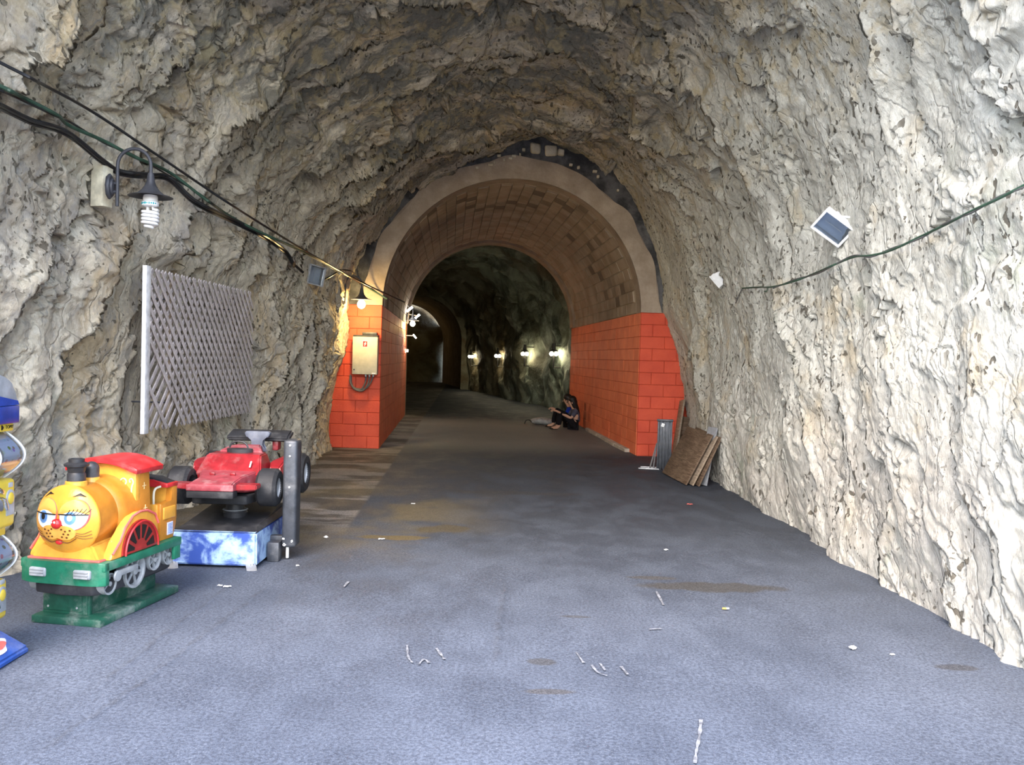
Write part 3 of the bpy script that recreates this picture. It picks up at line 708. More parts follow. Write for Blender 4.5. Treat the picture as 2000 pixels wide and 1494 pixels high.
# ================================================================== OBJECTS
# ------------------------------------------------------------------ coin ride: little train
def train():
    O = (-2.378, 5.089, 0)
    t = thing('train_ride', 'yellow coin-operated toy train ride with a sleepy painted face on a green base', 'coin ride', O, math.radians(-10))
    zp = .37
    # floor plate and riser
    bm = BM(); bx(bm, (.43, .78, .045), (0, .05, .0235), bev=.008); obj('base_plate', bm, M['t_dgreen'], t)
    bm = BM(); bx(bm, (.28, .66, .20), (-.05, .05, .145), bev=.006); bx(bm, (.03, .03, .20), (.085, -.26, .145), bev=.004); bx(bm, (.24, .006, .15), (-.06, -.283, .14), bev=.002); obj('riser', bm, M['t_dgreen'], t)
    bm = BM()
    for q in ((.03, -.287, .085), (.03, -.287, .19), (-.15, -.287, .085)): lathe(bm, [(0, .003), (.006, .002), (.007, 0)], 10, T(*q) @ R(PI/2, 'X'))
    obj('bolts', bm, M['silver'], t)['kind'] = 'stuff'
    # under-body pan with rounded nose
    bm = BM(); poly = [(-.20, .36)] + [(-.2+.0*i, .3) for i in range(1)] + [(-.22, -.26), (-.17, -.335), (0, -.36), (.17, -.335), (.22, -.26), (.2, .3), (.20, .36)]
    prism(bm, [(x*1.02, y-.022 if y < 0 else y) for x, y in poly], .085, T(0, 0, .178), .014); obj('under_pan', bm, M['black'], t)
    # platform with a deep curved front apron
    bm = BM(); bx(bm, (.52, .76, .05), (0, .01, zp-.025), bev=.006); obj('platform', bm, M['t_green'], t)
    bm = BM(); out = []; n = 14
    for i in range(n+1):
        a = -1+2*i/n; out.append((.26*a, -.392+.03*abs(a)**4))
    poly = out+[(.26, -.33)]+[(x*.96, y+.03) for x, y in out[::-1]]+[(-.26, -.33)]
    prism(bm, poly, .125, T(0, 0, zp-.127), .004); obj('apron', bm, M['t_green'], t)
    for sg in (-1, 1):
        bm = BM(); bx(bm, (.02, .07, .09), (sg*.248, .345, zp-.085), bev=.004); obj('rear_bracket', bm, M['t_green'], t)
    for sg in (-1, 1):
        bm = BM(); bx(bm, (.105, .03, .052), (sg*.135, -.392+.006, .305), bev=.012, seg=3); h = obj('headlight', bm, M['grey_metal'], t)
        bm = BM()
        for k in range(3): bx(bm, (.085, .006, .010), (sg*.135, -.403, .289+.016*k), bev=.003)
        obj('lens', bm, M['grey_metal'], h)
    # running gear
    def wheel(y, z, r, w, sg, sp=5):
        bm = BM(); m = T(sg*.205, y, z) @ R(PI/2, 'Y')
        lathe(bm, [(r*.78, -w/2), (r, -w/2), (r, w/2), (r*.86, w/2), (r*.80, w*.2), (r*.78, -w/2)], 28, m)
        lathe(bm, [(0, w*.6), (r*.22, w*.55), (r*.24, -w*.3), (0, -w*.3)], 16, m)
        o = obj('running_wheel', bm, M['silver'], t)
        bm = BM()
        for k in range(sp): bx(bm, (r*.62, r*.15, w*.5), (0, 0, 0), None); xf(bm, bm.verts[-8:], m @ R(2*PI*k/sp+.3, 'Z') @ T(r*.5, 0, w*.05))
        obj('spokes', bm, M['silver'], o)
        bm = BM(); lathe(bm, [(0, -w*.42), (r*.8, -w*.42), (r*.8, -w*.3), (0, -w*.3)], 24, m); obj('wheel_disc', bm, M['black'], o)
    for sg in (-1, 1):
        wheel(-.28, .235, .060, .05, sg); wheel(-.055, .255, .098, .06, sg, 6); wheel(.145, .275, .064, .055, sg); wheel(.295, .275, .064, .055, sg)
        bm = BM(); bx(bm, (.02, .20, .035), (sg*.247, -.16, .285), bev=.005); lathe(bm, [(0, .012), (.03, .01), (.032, 0)], 14, T(sg*.25, -.25, .275) @ R(sg*PI/2, 'Y')); obj('piston_rod', bm, M['silver'], t)
    # cow-catcher
    bm = BM(); hull(bm, [[(-.215, -.36, zp), (.215, -.36, zp), (.215, -.02, zp), (-.215, -.02, zp)], [(-.15, -.335, zp+.085), (.15, -.335, zp+.085), (.17, -.02, zp+.12), (-.17, -.02, zp+.12)]])
    bmesh.ops.bevel(bm, geom=bm.edges[:], offset=.012, segments=2, affect='EDGES'); obj('cow_catcher', bm, M['t_yellow'], t)
    bm = BM(); bx(bm, (.445, .352, .012), (0, -.19, zp+.005), bev=.004); obj('pink_skirt', bm, M['pink'], t)
    # boilers: a smaller one with the face, a larger one behind
    zc = .588; mY = lambda y: T(0, y, zc) @ R(-PI/2, 'X')
    fr = .192
    bm = BM(); lathe(bm, [(fr*.98, -.335), (fr, -.32), (fr, -.16), (fr*.97, -.14), (fr*.9, -.12)], 48, mY(0)); obj('boiler', bm, M['t_ochre'], t)
    bm = BM(); lathe(bm, [(fr*.95, -.17), (fr+.012, -.15), (fr+.022, -.10), (fr+.025, 0.02)], 48, mY(0)); obj('rear_boiler', bm, M['t_ochre'], t)
    H = .075
    def dome(x, z, off=0.0):
        q = min(1.0, (x*x+z*z)/(fr*fr)); return Vector((x, -.335-H*(1-q**1.25)-off, zc+z))
    bm = BM(); prof = [(fr*i/16, -.335-H*(1-(i/16)**2.5)) for i in range(17)]; prof += [(fr+.004, -.325), (fr*.98, -.31)]
    lathe(bm, prof, 56, mY(0)); face = obj('face', bm, M['t_face'], t, 70)
    def patch(name, poly, off, mat, rings=5, parent=face):
        bm = BM(); cx = sum(p[0] for p in poly)/len(poly); cz = sum(p[1] for p in poly)/len(poly); c0 = bm.verts.new(dome(cx, cz, off)); prev = None
        for k in range(1, rings+1):
            s = k/rings; ring = [bm.verts.new(dome(cx+(x-cx)*s, cz+(z-cz)*s, off)) for x, z in poly]
            for i in range(len(poly)):
                j = (i+1) % len(poly)
                bm.faces.new((c0, ring[i], ring[j]) if prev is None else (prev[i], ring[i], ring[j], prev[j]))
            prev = ring
        rim = [bm.verts.new(dome(x, z, -.004)) for x, z in poly]
        for i in range(len(poly)): bm.faces.new((prev[i], rim[i], rim[(i+1) % len(poly)], prev[(i+1) % len(poly)]))
        return obj(name, bm, M[mat], parent, 60)
    def ell(cx, cz, a, b, a0=0, a1=2*PI, n=32): return [(cx+a*math.cos(a0+(a1-a0)*i/n), cz+b*math.sin(a0+(a1-a0)*i/n)) for i in range(n if abs(a1-a0-2*PI) < 1e-6 else n+1)]
    def line(name, pts, r, mat, off=.002):
        bm = BM(); tube(bm, [dome(x, z, off) for x, z in spline([(x, z, 0) for x, z in pts], 5) for x, z in [(x, z)]] if False else [dome(p.x, p.y, off) for p in spline([(x, z, 0) for x, z in pts], 5)], r, 6); return obj(name, bm, M[mat], face)
    for sg in (-1, 1):
        ex, ez = sg*.083, .042
        patch('eye_outline', ell(ex, ez, .078, .083), .0035, 'pink'); patch('eyeball', ell(ex, ez-.004, .070, .075), .007, 'eye')
        patch('iris', ell(ex-.012, ez-.016, .030, .034), .009, 'iris'); patch('pupil', ell(ex-.012, ez-.014, .014, .017), .011, 'eye' if sg > 0 else 'ink')
        patch('eyelid', ell(ex, ez+.004, .074, .078, 0, PI, 24), .0125, 'lid')
        line('lid_line', [(ex-.074, ez+.005), (ex, ez+.004), (ex+.074, ez+.003)], .0035, 'ink', .013)
        patch('eyebrow', [(ex+sg*.010-.035, .137-(sg < 0)*.012), (ex+sg*.010-.004, .155), (ex+sg*.010+.03, .137+(sg < 0)*.01), (ex+sg*.010, .146)], .004, 'ink', 3)
        patch('muzzle', ell(sg*.042, -.055, .058, .040), .014, 'lid')
        for k, (a, b) in enumerate(((.03, -.035), (.05, -.045), (.075, -.04), (.04, -.06), (.065, -.062), (.03, -.077), (.055, -.08))):
            patch('freckle', ell(sg*a, b, .0055, .005, n=10), .0165, 'brown', 2)
        for k in range(3): line('whisker', [(sg*.085, -.05-.012*k), (sg*.125, -.062-.014*k), (sg*.165, -.045-.02*k)], .0016, 'brown', .003)
    for k in range(6): line('eyelash', [(.055+.017*k, .046), (.066+.018*k, .062), (.070+.019*k, .078-.002*abs(k-3))], .0018, 'ink', .013)
    line('smile', [(-.10, -.085), (-.05, -.112), (0, -.098), (.05, -.112), (.10, -.085)], .0025, 'brown', .012)
    bm = BM(); ball(bm, .030, dome(0, -.005, .012), (1, .8, .95)); obj('nose', bm, M['nose'], face)
    bm = BM(); ball(bm, .017, dome(0, -.108, .008), (1.25, .6, .9)); obj('lips', bm, M['nose'], face)
    bm = BM()
    for sg in (-1, 1): ball(bm, .007, dome(sg*.010-.006, .006, .036), (1, .5, 1), 8, 6)
    obj('nose_glint', bm, M['eye'], face)
    # chimney and steam dome
    zt = zc+fr
    bm = BM(); lathe(bm, [(0, zt-.03), (.062, zt-.03), (.056, zt+.015), (.05, zt+.018)], 28, T(0, -.265, 0)); obj('chimney_collar', bm, M['t_yellow'], t)
    bm = BM(); lathe(bm, [(.049, zt+.005), (.049, zt+.055), (.043, zt+.065), (.045, zt+.07), (.05, zt+.095), (.064, zt+.10), (.066, zt+.112), (.052, zt+.12), (.042, zt+.123), (.042, zt+.14), (.034, zt+.142), (.034, zt+.10), (0, zt+.10)], 32, T(0, -.265, 0)); obj('chimney', bm, M['black'], t)
    bm = BM(); lathe(bm, [(0, zt-.03), (.05, zt-.03), (.045, zt+.02), (.04, zt+.025)], 24, T(0, -.135, 0)); obj('dome_collar', bm, M['t_yellow'], t)
    bm = BM(); lathe(bm, [(.042, zt+.02), (.042, zt+.07)]+[(.042*math.cos(a), zt+.07+.042*math.sin(a)) for a in (.3, .6, .9, 1.2, PI/2)], 24, T(0, -.135, 0)); obj('steam_dome', bm, M['black'], t)
    # cab
    bm = BM()
    prism(bm, [(-.205, zp), (.205, zp), (.205, .845), (.12, .872), (0, .885), (-.12, .872), (-.205, .845)], .045, T(0, .025, 0) @ R(PI/2, 'X'), .006)
    obj('cab_front', bm, M['t_yellow'], t)
    for sg in (-1, 1):
        bm = BM(); prism(bm, [(.02, zp), (.155, zp), (.155, .565), (.12, .60), (.115, .845), (.02, .845)], .03, T(sg*.19-.015, 0, 0) @ Matrix(((0, 0, 1, 0), (1, 0, 0, 0), (0, 1, 0, 0), (0, 0, 0, 1))), .006); obj('cab_side', bm, M['t_ochre'], t)
    bm = BM(); arc = [(.235*math.sin(a), .792+.115*math.cos(a*1.0)) for a in ()]
    top = [(-.235+.47*i/12, .845+.062*(1-(abs(-1+2*i/12))**2.0)) for i in range(13)]; bot = [(x*.985, z-.035 if 0 < i < 12 else z-.03) for i, (x, z) in enumerate(top)]
    prism(bm, top+bot[::-1], .27, T(0, .215, 0) @ R(PI/2, 'X'), .005); obj('cab_roof', bm, M['t_red'], t)
    def curl(pts, name='scroll'):
        bm = BM(); tube(bm, spline([(x, -.022, z) for x, z in pts], 6), .0045, 6); obj(name, bm, M['cream'], t)
    curl([(.185, .60), (.165, .65), (.13, .685), (.105, .72), (.105, .765), (.125, .785), (.145, .77), (.138, .75), (.126, .755)])
    curl([(.19, .655), (.178, .70), (.182, .74), (.19, .765), (.178, .785), (.165, .775), (.170, .762)])
    for (x, y, z) in ((.2075, .075, .60), (.2075, .06, .735)):
        bm = BM(); bx(bm, (.002, .004, .04), (x, y, z)); bx(bm, (.002, .035, .004), (x, y, z)); obj('star', bm, M['cream'], t)
    # wheel arch and driving wheel on each side
    for sg in (-1, 1):
        tr = T(sg*.225-.03, 0, 0) @ Matrix(((0, 0, 1, 0), (1, 0, 0, 0), (0, 1, 0, 0), (0, 0, 0, 1)))
        arch = [(-.315, zp), (-.30, .40), (-.235, .46), (-.19, .53), (-.12, .585), (-.05, .60), (.02, .595), (.10, .56), (.135, .50), (.145, zp)]
        bm = BM(); prism(bm, arch, .06, tr, .012); obj('wheel_arch', bm, M['t_yellow'], t)
        bm = BM(); tube(bm, [Vector((sg*.256, y, z+.004)) for y, z in arch[1:-1]], .007, 6); obj('pink_edging', bm, M['pink'], t)
        bm = BM(); prism(bm, [(-.055+.168*math.cos(a), zp+.006+.168*math.sin(a)*1.08) for a in [PI*i/24 for i in range(25)]], .05, T(sg*.02, 0, 0) @ tr, .008); w = obj('driving_wheel', bm, M['t_wheelred'], t)
        bm = BM(); ro, ri = .135, .062
        for k in range(6):
            a0 = PI*(k+.15)/6; a1 = PI*(k+.85)/6; aa = [a0+(a1-a0)*i/4 for i in range(5)]
            p = [(-.055+ro*math.cos(a), zp+.012+ro*1.08*math.sin(a)) for a in aa]+[(-.055+ri*math.cos((a0+a1)/2+(a-(a0+a1)/2)*.6), zp+.012+ri*1.08*math.sin((a0+a1)/2+(a-(a0+a1)/2)*.6)) for a in aa[::-1]]
            prism(bm, p, .052, T(sg*.0205, 0, 0) @ tr)
        obj('spoke_opening', bm, M['ink'], w)
        bm = BM(); tube(bm, [Vector((sg*.278, -.055+.158*math.cos(a), zp+.008+.158*1.08*math.sin(a))) for a in [PI*i/24 for i in range(25)]], .006, 6); obj('wheel_rim', bm, M['t_red'], w)
    # tender with the passenger seat
    for sg in (-1, 1):
        tr = T(sg*.2-.02, 0, 0) @ Matrix(((0, 0, 1, 0), (1, 0, 0, 0), (0, 1, 0, 0), (0, 0, 0, 1)))
        bm = BM(); prism(bm, [(.215, zp), (.36, zp), (.375, .45), (.395, .49), (.395, .70), (.335, .70), (.335, .60), (.215, .60)], .04, tr, .006); p = obj('tender_side', bm, M['t_ochre'], t)
        bm = BM(); bx(bm, (.012, .13, .075), (sg*.221, .305, .535), bev=.005, seg=3); obj('raised_panel', bm, M['t_yellow'], p)
        if sg > 0:
            bm = BM(); bx(bm, (.004, .062, .078), (.222, .315, .435), bev=.001); st = obj('notice_plate', bm, M['lavender'], p)
            bm = BM()
            for k in range(7): bx(bm, (.001, .05-.008*(k % 3), .0035), (.2245, .315-.003*(k % 3), .463-.009*k))
            obj('print', bm, M['iris'], st)
    bm = BM(); bx(bm, (.40, .06, .22), (0, .235, .485), bev=.008); obj('tender_front', bm, M['t_yellow'], t)
    bm = BM(); bx(bm, (.37, .11, .12), (0, .28, .43), bev=.01); bx(bm, (.37, .05, .33), (0, .362, .535), bev=.008); obj('seat', bm, M['t_yellow'], t)
    bm = BM(); prism(bm, [(-.222, .69), (.222, .69), (.222, .715), (.12, .735), (0, .742), (-.12, .735), (-.222, .715)], .12, T(0, .40, 0) @ R(PI/2, 'X'), .004); obj('tender_trim', bm, M['t_red'], t)
    bm = BM(); prism(bm, [(-.212, .717), (.212, .717), (.12, .748), (0, .756), (-.12, .748)], .10, T(0, .392, 0) @ R(PI/2, 'X'), .003); obj('tender_top', bm, M['rubber'], t)
    bm = BM(); tube(bm, spline([(.165, .225, .59), (.165, .225, .66), (.172, .235, .69), (.19, .26, .70)], 5), .007, 8); obj('handle', bm, M['beige'], t)
train()

# ------------------------------------------------------------------ coin ride: racing car
def race_car():
    t = thing('race_car_ride', 'red open-wheel racing car coin ride on a mottled blue box beside the train', 'coin ride', (-2.10, 6.55, 0))
    # box
    bm = BM(); hull(bm, [[(-.30, -.43, .02), (.32, -.44, .02), (.32, .42, .02), (-.30, .42, .02)], [(-.295, -.425, .26), (.315, -.435, .26), (.315, .42, .26), (-.295, .42, .26)]])
    bmesh.ops.bevel(bm, geom=bm.edges[:], offset=.012, segments=2, affect='EDGES'); obj('base_box', bm, M['mottled'], t)
    bm = BM(); hull(bm, [[(-.30, -.43, .255), (.318, -.435, .255), (.32, .42, .255), (-.30, .42, .255)], [(-.25, -.30, .28), (.27, -.30, .28), (.30, .41, .335), (-.26, .41, .335)]])
    bmesh.ops.bevel(bm, geom=bm.edges[:], offset=.008, segments=2, affect='EDGES'); obj('box_top', bm, M['black'], t)
    for (x, y) in ((.29, -.46), (-.27, -.45)):
        bm = BM(); bx(bm, (.07, .10, .012), (x, y, .018), R(.5, 'X') @ R(.4, 'Z'), .003); lathe(bm, [(0, .03), (.012, .03), (.014, .02), (.014, 0)], 10, T(x, y+.02, .01)); obj('foot', bm, M['steel'], t)
    bm = BM(); lathe(bm, [(0, .29), (.085, .29), (.09, .33), (.07, .36), (.06, .46), (0, .46)], 24, T(.03, -.02, 0)); obj('pivot', bm, M['black'], t)
    bm = BM(); lathe(bm, [(.085, .345), (.095, .35), (.085, .355)], 24, T(.03, -.02, 0)); obj('pivot_ring', bm, M['grey_metal'], t)
    bm = BM(); prism(bm, [(-.20, -.3), (.20, -.3), (.26, 0), (.24, .55), (-.24, .55), (-.26, 0)], .07, T(0, 0, .43), .015); obj('floor_pan', bm, M['rubber'], t)
    # body shell
    def sec(y, hw, z0, z1, hb=None, cr=.35):
        hb = hb or hw; h = z1-z0
        return [(-hb, y, z0), (hb, y, z0), (hw, y, z0+h*.55), (hw*(1-cr), y, z1), (-hw*(1-cr), y, z1), (-hw, y, z0+h*.55)]
    bm = BM(); hull(bm, [sec(-.50, .165, .555, .605, .165, .05), sec(-.44, .165, .55, .617, .165, .08), sec(-.28, .17, .52, .630, .18, .12), sec(-.10, .225, .50, .652, .235, .08), sec(.10, .24, .50, .66, .25, .1)])
    bmesh.ops.bevel(bm, geom=bm.edges[:], offset=.008, segments=2, affect='EDGES'); obj('nose_shell', bm, M['c_dusty'], t)
    bm = BM(); hull(bm, [[(-.245, -.13, .62), (.245, -.13, .62), (.25, .20, .62), (-.25, .20, .62)], [(-.205, .02, .762), (.205, .02, .762), (.20, .20, .762), (-.20, .20, .762)]])
    bmesh.ops.bevel(bm, geom=bm.edges[:], offset=.010, segments=2, affect='EDGES'); obj('cowl', bm, M['c_red'], t)
    bm = BM(); bx(bm, (.012, .006, .055), (.155, -.075, .70), R(-.75, 'X'), .002); obj('white_stripe', bm, M['white'], t)
    bm = BM(); bx(bm, (.33, .10, .05), (0, -.455, .532), bev=.006); obj('nose_underside', bm, M['rubber'], t)
    bm = BM(); bx(bm, (.332, .012, .045), (0, -.503, .582), bev=.005); obj('nose_edge', bm, M['c_dusty'], t)
    bm = BM(); hull(bm, [sec(.17, .20, .50, .77, .24, .15), sec(.26, .17, .50, .80, .26, .25), sec(.40, .13, .50, .80, .26, .3), sec(.60, .09, .50, .76, .22, .4)])
    bmesh.ops.bevel(bm, geom=bm.edges[:], offset=.01, segments=2, affect='EDGES'); obj('engine_cover', bm, M['c_dusty'], t)
    bm = BM(); hull(bm, [[(.10*math.cos(a), .16+.06*math.sin(a), z) for a in [2*PI*i/20 for i in range(20)]] for z in (.74, .79)]); obj('cockpit_rim', bm, M['black'], t)
    bm = BM(); tube(bm, [Vector((.07*math.cos(a), .13, .80+.05*math.sin(a))) for a in [PI*i/12 for i in range(13)]], .007, 8); obj('steering_hoop', bm, M['black'], t)
    for sg in (-1, 1):
        bm = BM(); hull(bm, [[(sg*.16, y, z) for y, z in ((-.44, .555), (-.34, .555), (-.34, .60), (-.44, .60))], [(sg*.31, y, z) for y, z in ((-.44, .565), (-.33, .565), (-.33, .60), (-.44, .60))]]); bmesh.ops.bevel(bm, geom=bm.edges[:], offset=.006, segments=2, affect='EDGES'); obj('front_wing', bm, M['c_red'], t)
        bm = BM(); bx(bm, (.04, .02, .022), (sg*.075, -.235, .645), bev=.006); obj('nose_bump', bm, M['c_red'], t)
        bm = BM(); hull(bm, [sec(.08, .05, .50, .66, .06, .3), sec(.16, .075, .50, .70, .085, .3), sec(.5, .075, .50, .70, .085, .3), sec(.58, .04, .50, .62, .05, .3)])
        bmesh.ops.translate(bm, vec=(sg*.295, 0, 0), verts=bm.verts[:]); bmesh.ops.bevel(bm, geom=bm.edges[:], offset=.01, segments=2, affect='EDGES'); obj('side_pod', bm, M['c_red'], t)
        for (y, z, r, w, x) in ((-.16, .545, .14, .15, .325), (.62, .55, .165, .17, .33)):
            m = T(sg*x, y, z) @ R(sg*PI/2, 'Y')
            bm = BM(); lathe(bm, [(r*.55, -w/2), (r*.86, -w/2), (r, -w*.36), (r, w*.36), (r*.86, w/2), (r*.55, w/2), (r*.5, w*.3), (r*.5, -w*.3), (r*.55, -w/2)], 36, m); ty = obj('wheel', bm, M['rubber'], t)
            bm = BM(); lathe(bm, [(0, w*.36), (r*.12, w*.36), (r*.15, w*.3), (r*.5, w*.34), (r*.54, w*.44), (r*.54, w*.2), (0, w*.1)], 28, m); obj('hub', bm, M['grey_metal'], ty)
            bm = BM(); tube(bm, [(sg*.1, y+.02, z), (sg*(x-w*.4), y, z)], .018, 8); tube(bm, [(sg*.1, y+.1, z+.05), (sg*(x-w*.4), y, z)], .009, 8); obj('axle', bm, M['black'], ty)
    # rear wing with its T-shaped pylon
    bm = BM(); prism(bm, [(-.06, .735), (.10, .735), (.075, .755), (.055, .79), (.06, .83), (.11, .85), (.125, .885), (.11, .90), (-.07, .90), (-.085, .885), (-.07, .85), (-.02, .83), (-.015, .79), (-.035, .755)], .06, T(.02, .53, 0) @ R(PI/2, 'X'), .008); obj('wing_pylon', bm, M['pylon'], t)
    bm = BM(); hull(bm, [[(x, y, z) for y, z in ((.56, .825), (.60, .80), (.74, .845), (.75, .885), (.72, .895), (.60, .86))] for x in (-.245, .27)]); bmesh.ops.bevel(bm, geom=bm.edges[:], offset=.016, segments=3, affect='EDGES'); obj('rear_wing', bm, M['black'], t)
    bm = BM(); bx(bm, (.05, .10, .10), (.15, .66, .78), bev=.012); obj('mirror_block', bm, M['c_red'], t)
    # coin post
    bm = BM(); bx(bm, (.105, .15, .80), (.475, -.10, .50), bev=.022, seg=3); p = obj('coin_post', bm, M['darksteel'], t)
    bm = BM(); bx(bm, (.085, .10, .14), (.375, -.17, .075), bev=.005); bx(bm, (.20, .05, .08), (.39, -.06, .13), bev=.004); bx(bm, (.05, .08, .60), (.425, -.03, .40), bev=.004); obj('bracket', bm, M['darksteel'], p)
    bm = BM()
    for z in (.78, .86, .55): lathe(bm, [(0, .006), (.009, .004), (.010, 0)], 10, T(.475, -.176, z) @ R(PI/2, 'X'))
    obj('screw', bm, M['steel'], p)
    bm = BM(); bx(bm, (.02, .02, .09), (.46, -.13, .06), bev=.004); obj('white_stub', bm, M['white'], p)
    bm = BM()
    for k in range(9): bx(bm, (rnd.uniform(.006, .016), .002, rnd.uniform(.005, .014)), (.475+rnd.uniform(-.045, .045), -.1755, .14+rnd.uniform(-.03, .03)), R(rnd.uniform(0, 2), 'Y'))
    obj('paint_chips', bm, M['white'], p)
race_car()

# ------------------------------------------------------------------ capsule machines at the frame edge (they face the middle of the gallery)
def capsule_machine():
    t = thing('capsule_machine', 'yellow two-tier capsule vending machine with blue cap and clear domes on blue base', 'vending machine', (-2.47, 4.10, 0))
    bm = BM(); hull(bm, [[(-.42, -.30, 0), (.075, -.30, 0), (.075, .22, 0), (-.42, .22, 0)], [(-.42, -.30, .035), (.075, -.30, .035), (.075, .22, .035), (-.42, .22, .035)], [(-.36, -.24, .135), (-.045, -.24, .135), (-.045, .165, .135), (-.36, .165, .135)]])
    bmesh.ops.bevel(bm, geom=bm.edges[:], offset=.01, segments=2, affect='EDGES'); b = obj('base', bm, M['m_base'], t)
    def on_slope(u, v, off=.003): return Vector((.075-.12*v+off*.64, u, .035+.10*v+off*.77))
    bm = BM(); bm.faces.new([bm.verts.new(on_slope(.03+.09*math.cos(a)*(1+.25*math.sin(3*a)), .5+.30*math.sin(a))) for a in [2*PI*i/28 for i in range(28)]]); obj('cloud_print', bm, M['lavender'], b)
    bm = BM(); bm.faces.new([bm.verts.new(on_slope(.05+.05*math.cos(a)*(1+.3*math.cos(2*a)), .5+.16*math.sin(a), .005)) for a in [2*PI*i/24 for i in range(24)]]); obj('pink_print', bm, M['pink'], b)
    for tier, (x0, z0) in enumerate(((-.035, .135), (0.0, .60))):
        for col in (0, 1):
            y0 = .0+.0; yc = .11-.225*col; w = .215
            # body with a stepped foot
            bm = BM(); bx(bm, (.24, w-.03, .06), (x0-.16, yc, z0+.03), bev=.006); bx(bm, (.30, w, .20 if tier == 0 else .24), (x0-.15, yc, z0+.045+(.10 if tier == 0 else .12)), bev=.022, seg=3)
            zb = z0+.045+(.20 if tier == 0 else .24); body = obj('body', bm, M['m_yellow'], t)
            zt = zb+.235
            bm = BM(); bx(bm, (.27, w, .040), (x0-.15, yc, zt+.02), bev=.006); obj('top_bar', bm, M['m_yellow'], t)
            # dome: clear curved front
            n = 14; bm = BM(); arc = [(x0-.06+.105*math.sin(PI*i/n), zb+(zt-zb)*(i/n)) for i in range(n+1)]
            L = [bm.verts.new((x, yc-w/2+.006, z)) for x, z in arc]; Rr = [bm.verts.new((x, yc+w/2-.006, z)) for x, z in arc]
            for i in range(n): bm.faces.new((L[i], L[i+1], Rr[i+1], Rr[i]))
            bm.faces.new(L); bm.faces.new(Rr[::-1]); d = obj('dome', bm, M['dome'], t)
            for sg in (-1, 1):
                bm = BM(); tube(bm, [Vector((x+.002, yc+sg*(w/2-.006), z)) for x, z in arc], .005, 6); obj('dome_rim', bm, M['white'], d)
            bm = BM(); prism(bm, [(x0-.07+.098*math.sin(PI*i/n), zb+.004+(zt-zb-.008)*(i/n)) for i in range(n+1)], w-.075, T(0, yc+(w-.075)/2+.026, 0) @ R(PI/2, 'X')); obj('display_card', bm, M['cards'], d)
            for k in range(7):
                bm = BM(); r = .024; c = (x0-.035+.02*rnd.random(), yc+rnd.uniform(-.07, .07), zb+.026+(.05 if k > 4 else 0)); ball(bm, r, (c[0]-.0, yc-w/2+.020, c[2]+.012*k), (1, .6, 1), 12, 8); obj('capsule', bm, M[('c_red', 'm_blue', 'white', 't_green', 'pink', 'm_yellow', 'eye')[k]], d)
            # coin mechanism and dispenser
            zm = (z0+.045+zb)/2+.01
            bm = BM(); lathe(bm, [(0, .022), (.034, .02), (.038, 0)], 20, T(x0, yc-.045, zm) @ R(PI/2, 'Y')); bx(bm, (.035, .016, .065), (x0+.03, yc-.045, zm), R(.4, 'X'), .006); bx(bm, (.03, .05, .02), (x0+.01, yc-.05, zm+.065), R(-.5, 'X'), .004); obj('coin_knob', bm, M['chrome'], body)
            bm = BM(); prism(bm, [(-.033, -.065), (.033, -.065), (.033, .03)]+[(.033*math.cos(a), .03+.033*math.sin(a)) for a in [PI*i/8 for i in range(1, 8)]]+[(-.033, .03)], .010, T(x0-.004, yc+.055, zm-.005) @ Matrix(((0, 0, 1, 0), (1, 0, 0, 0), (0, 1, 0, 0), (0, 0, 0, 1))), .003); s = obj('capsule_chute', bm, M['grey_metal'], body)
            bm = BM(); ball(bm, .026, (x0+.006, yc+.055, zm+.014), (.3, .95, 1.15)); obj('chute_flap', bm, M['m_yellow'], s)
            bm = BM(); bx(bm, (.005, .036, .024), (x0+.001, yc+.06, zm+.080), bev=.002); obj('price_plate', bm, M['grey_metal'], body)
            text_obj('lettering', 'TOMY', .024, Matrix(((0, 0, 1, x0-.0135), (1, 0, 0, yc+.07), (0, 1, 0, zt+.021), (0, 0, 0, 1))), M['ink'] if tier else M['teal'], t)
            bm = BM(); bm.faces.new([bm.verts.new((x0-.0138, yc+.012+.010*math.cos(a)-.006*abs(math.sin(a)), zt+.021+.013*math.sin(a))) for a in [2*PI*i/16 for i in range(16)]]); obj('moon_mark', bm, M['ink'], t)
    zt = .60+.045+.24+.235+.04
    bm = BM(); bx(bm, (.32, .46, .088), (-.15, -.002, zt+.044), bev=.008); obj('cap_band', bm, M['m_blue'], t)
    bm = BM(); prism(bm, [(-.225, 0), (.225, 0)]+[(.225*math.cos(a), .02+.14*math.sin(a)) for a in [PI*i/18 for i in range(0, 19)]], .30, T(-.30, 0, zt+.088) @ Matrix(((0, 0, 1, 0), (1, 0, 0, 0), (0, 1, 0, 0), (0, 0, 0, 1))), .01); obj('cap_dome', bm, M['grey_metal'], t)
    bm = BM(); hull(bm, [[(.005, y, z) for y, z in ((-.22, zt+.09), (.225, zt+.09), (.215, zt+.11), (.02, zt+.145), (-.2, zt+.12))], [(.0075, y, z) for y, z in ((-.22, zt+.09), (.225, zt+.09), (.215, zt+.11), (.02, zt+.145), (-.2, zt+.12))]]); obj('cap_fascia', bm, M['m_blue'], t)
    bm = BM(); bx(bm, (.004, .09, .05), (.009, .0, zt+.15), R(.1, 'X'), .001); obj('cap_notice', bm, M['paper'], t)
capsule_machine()

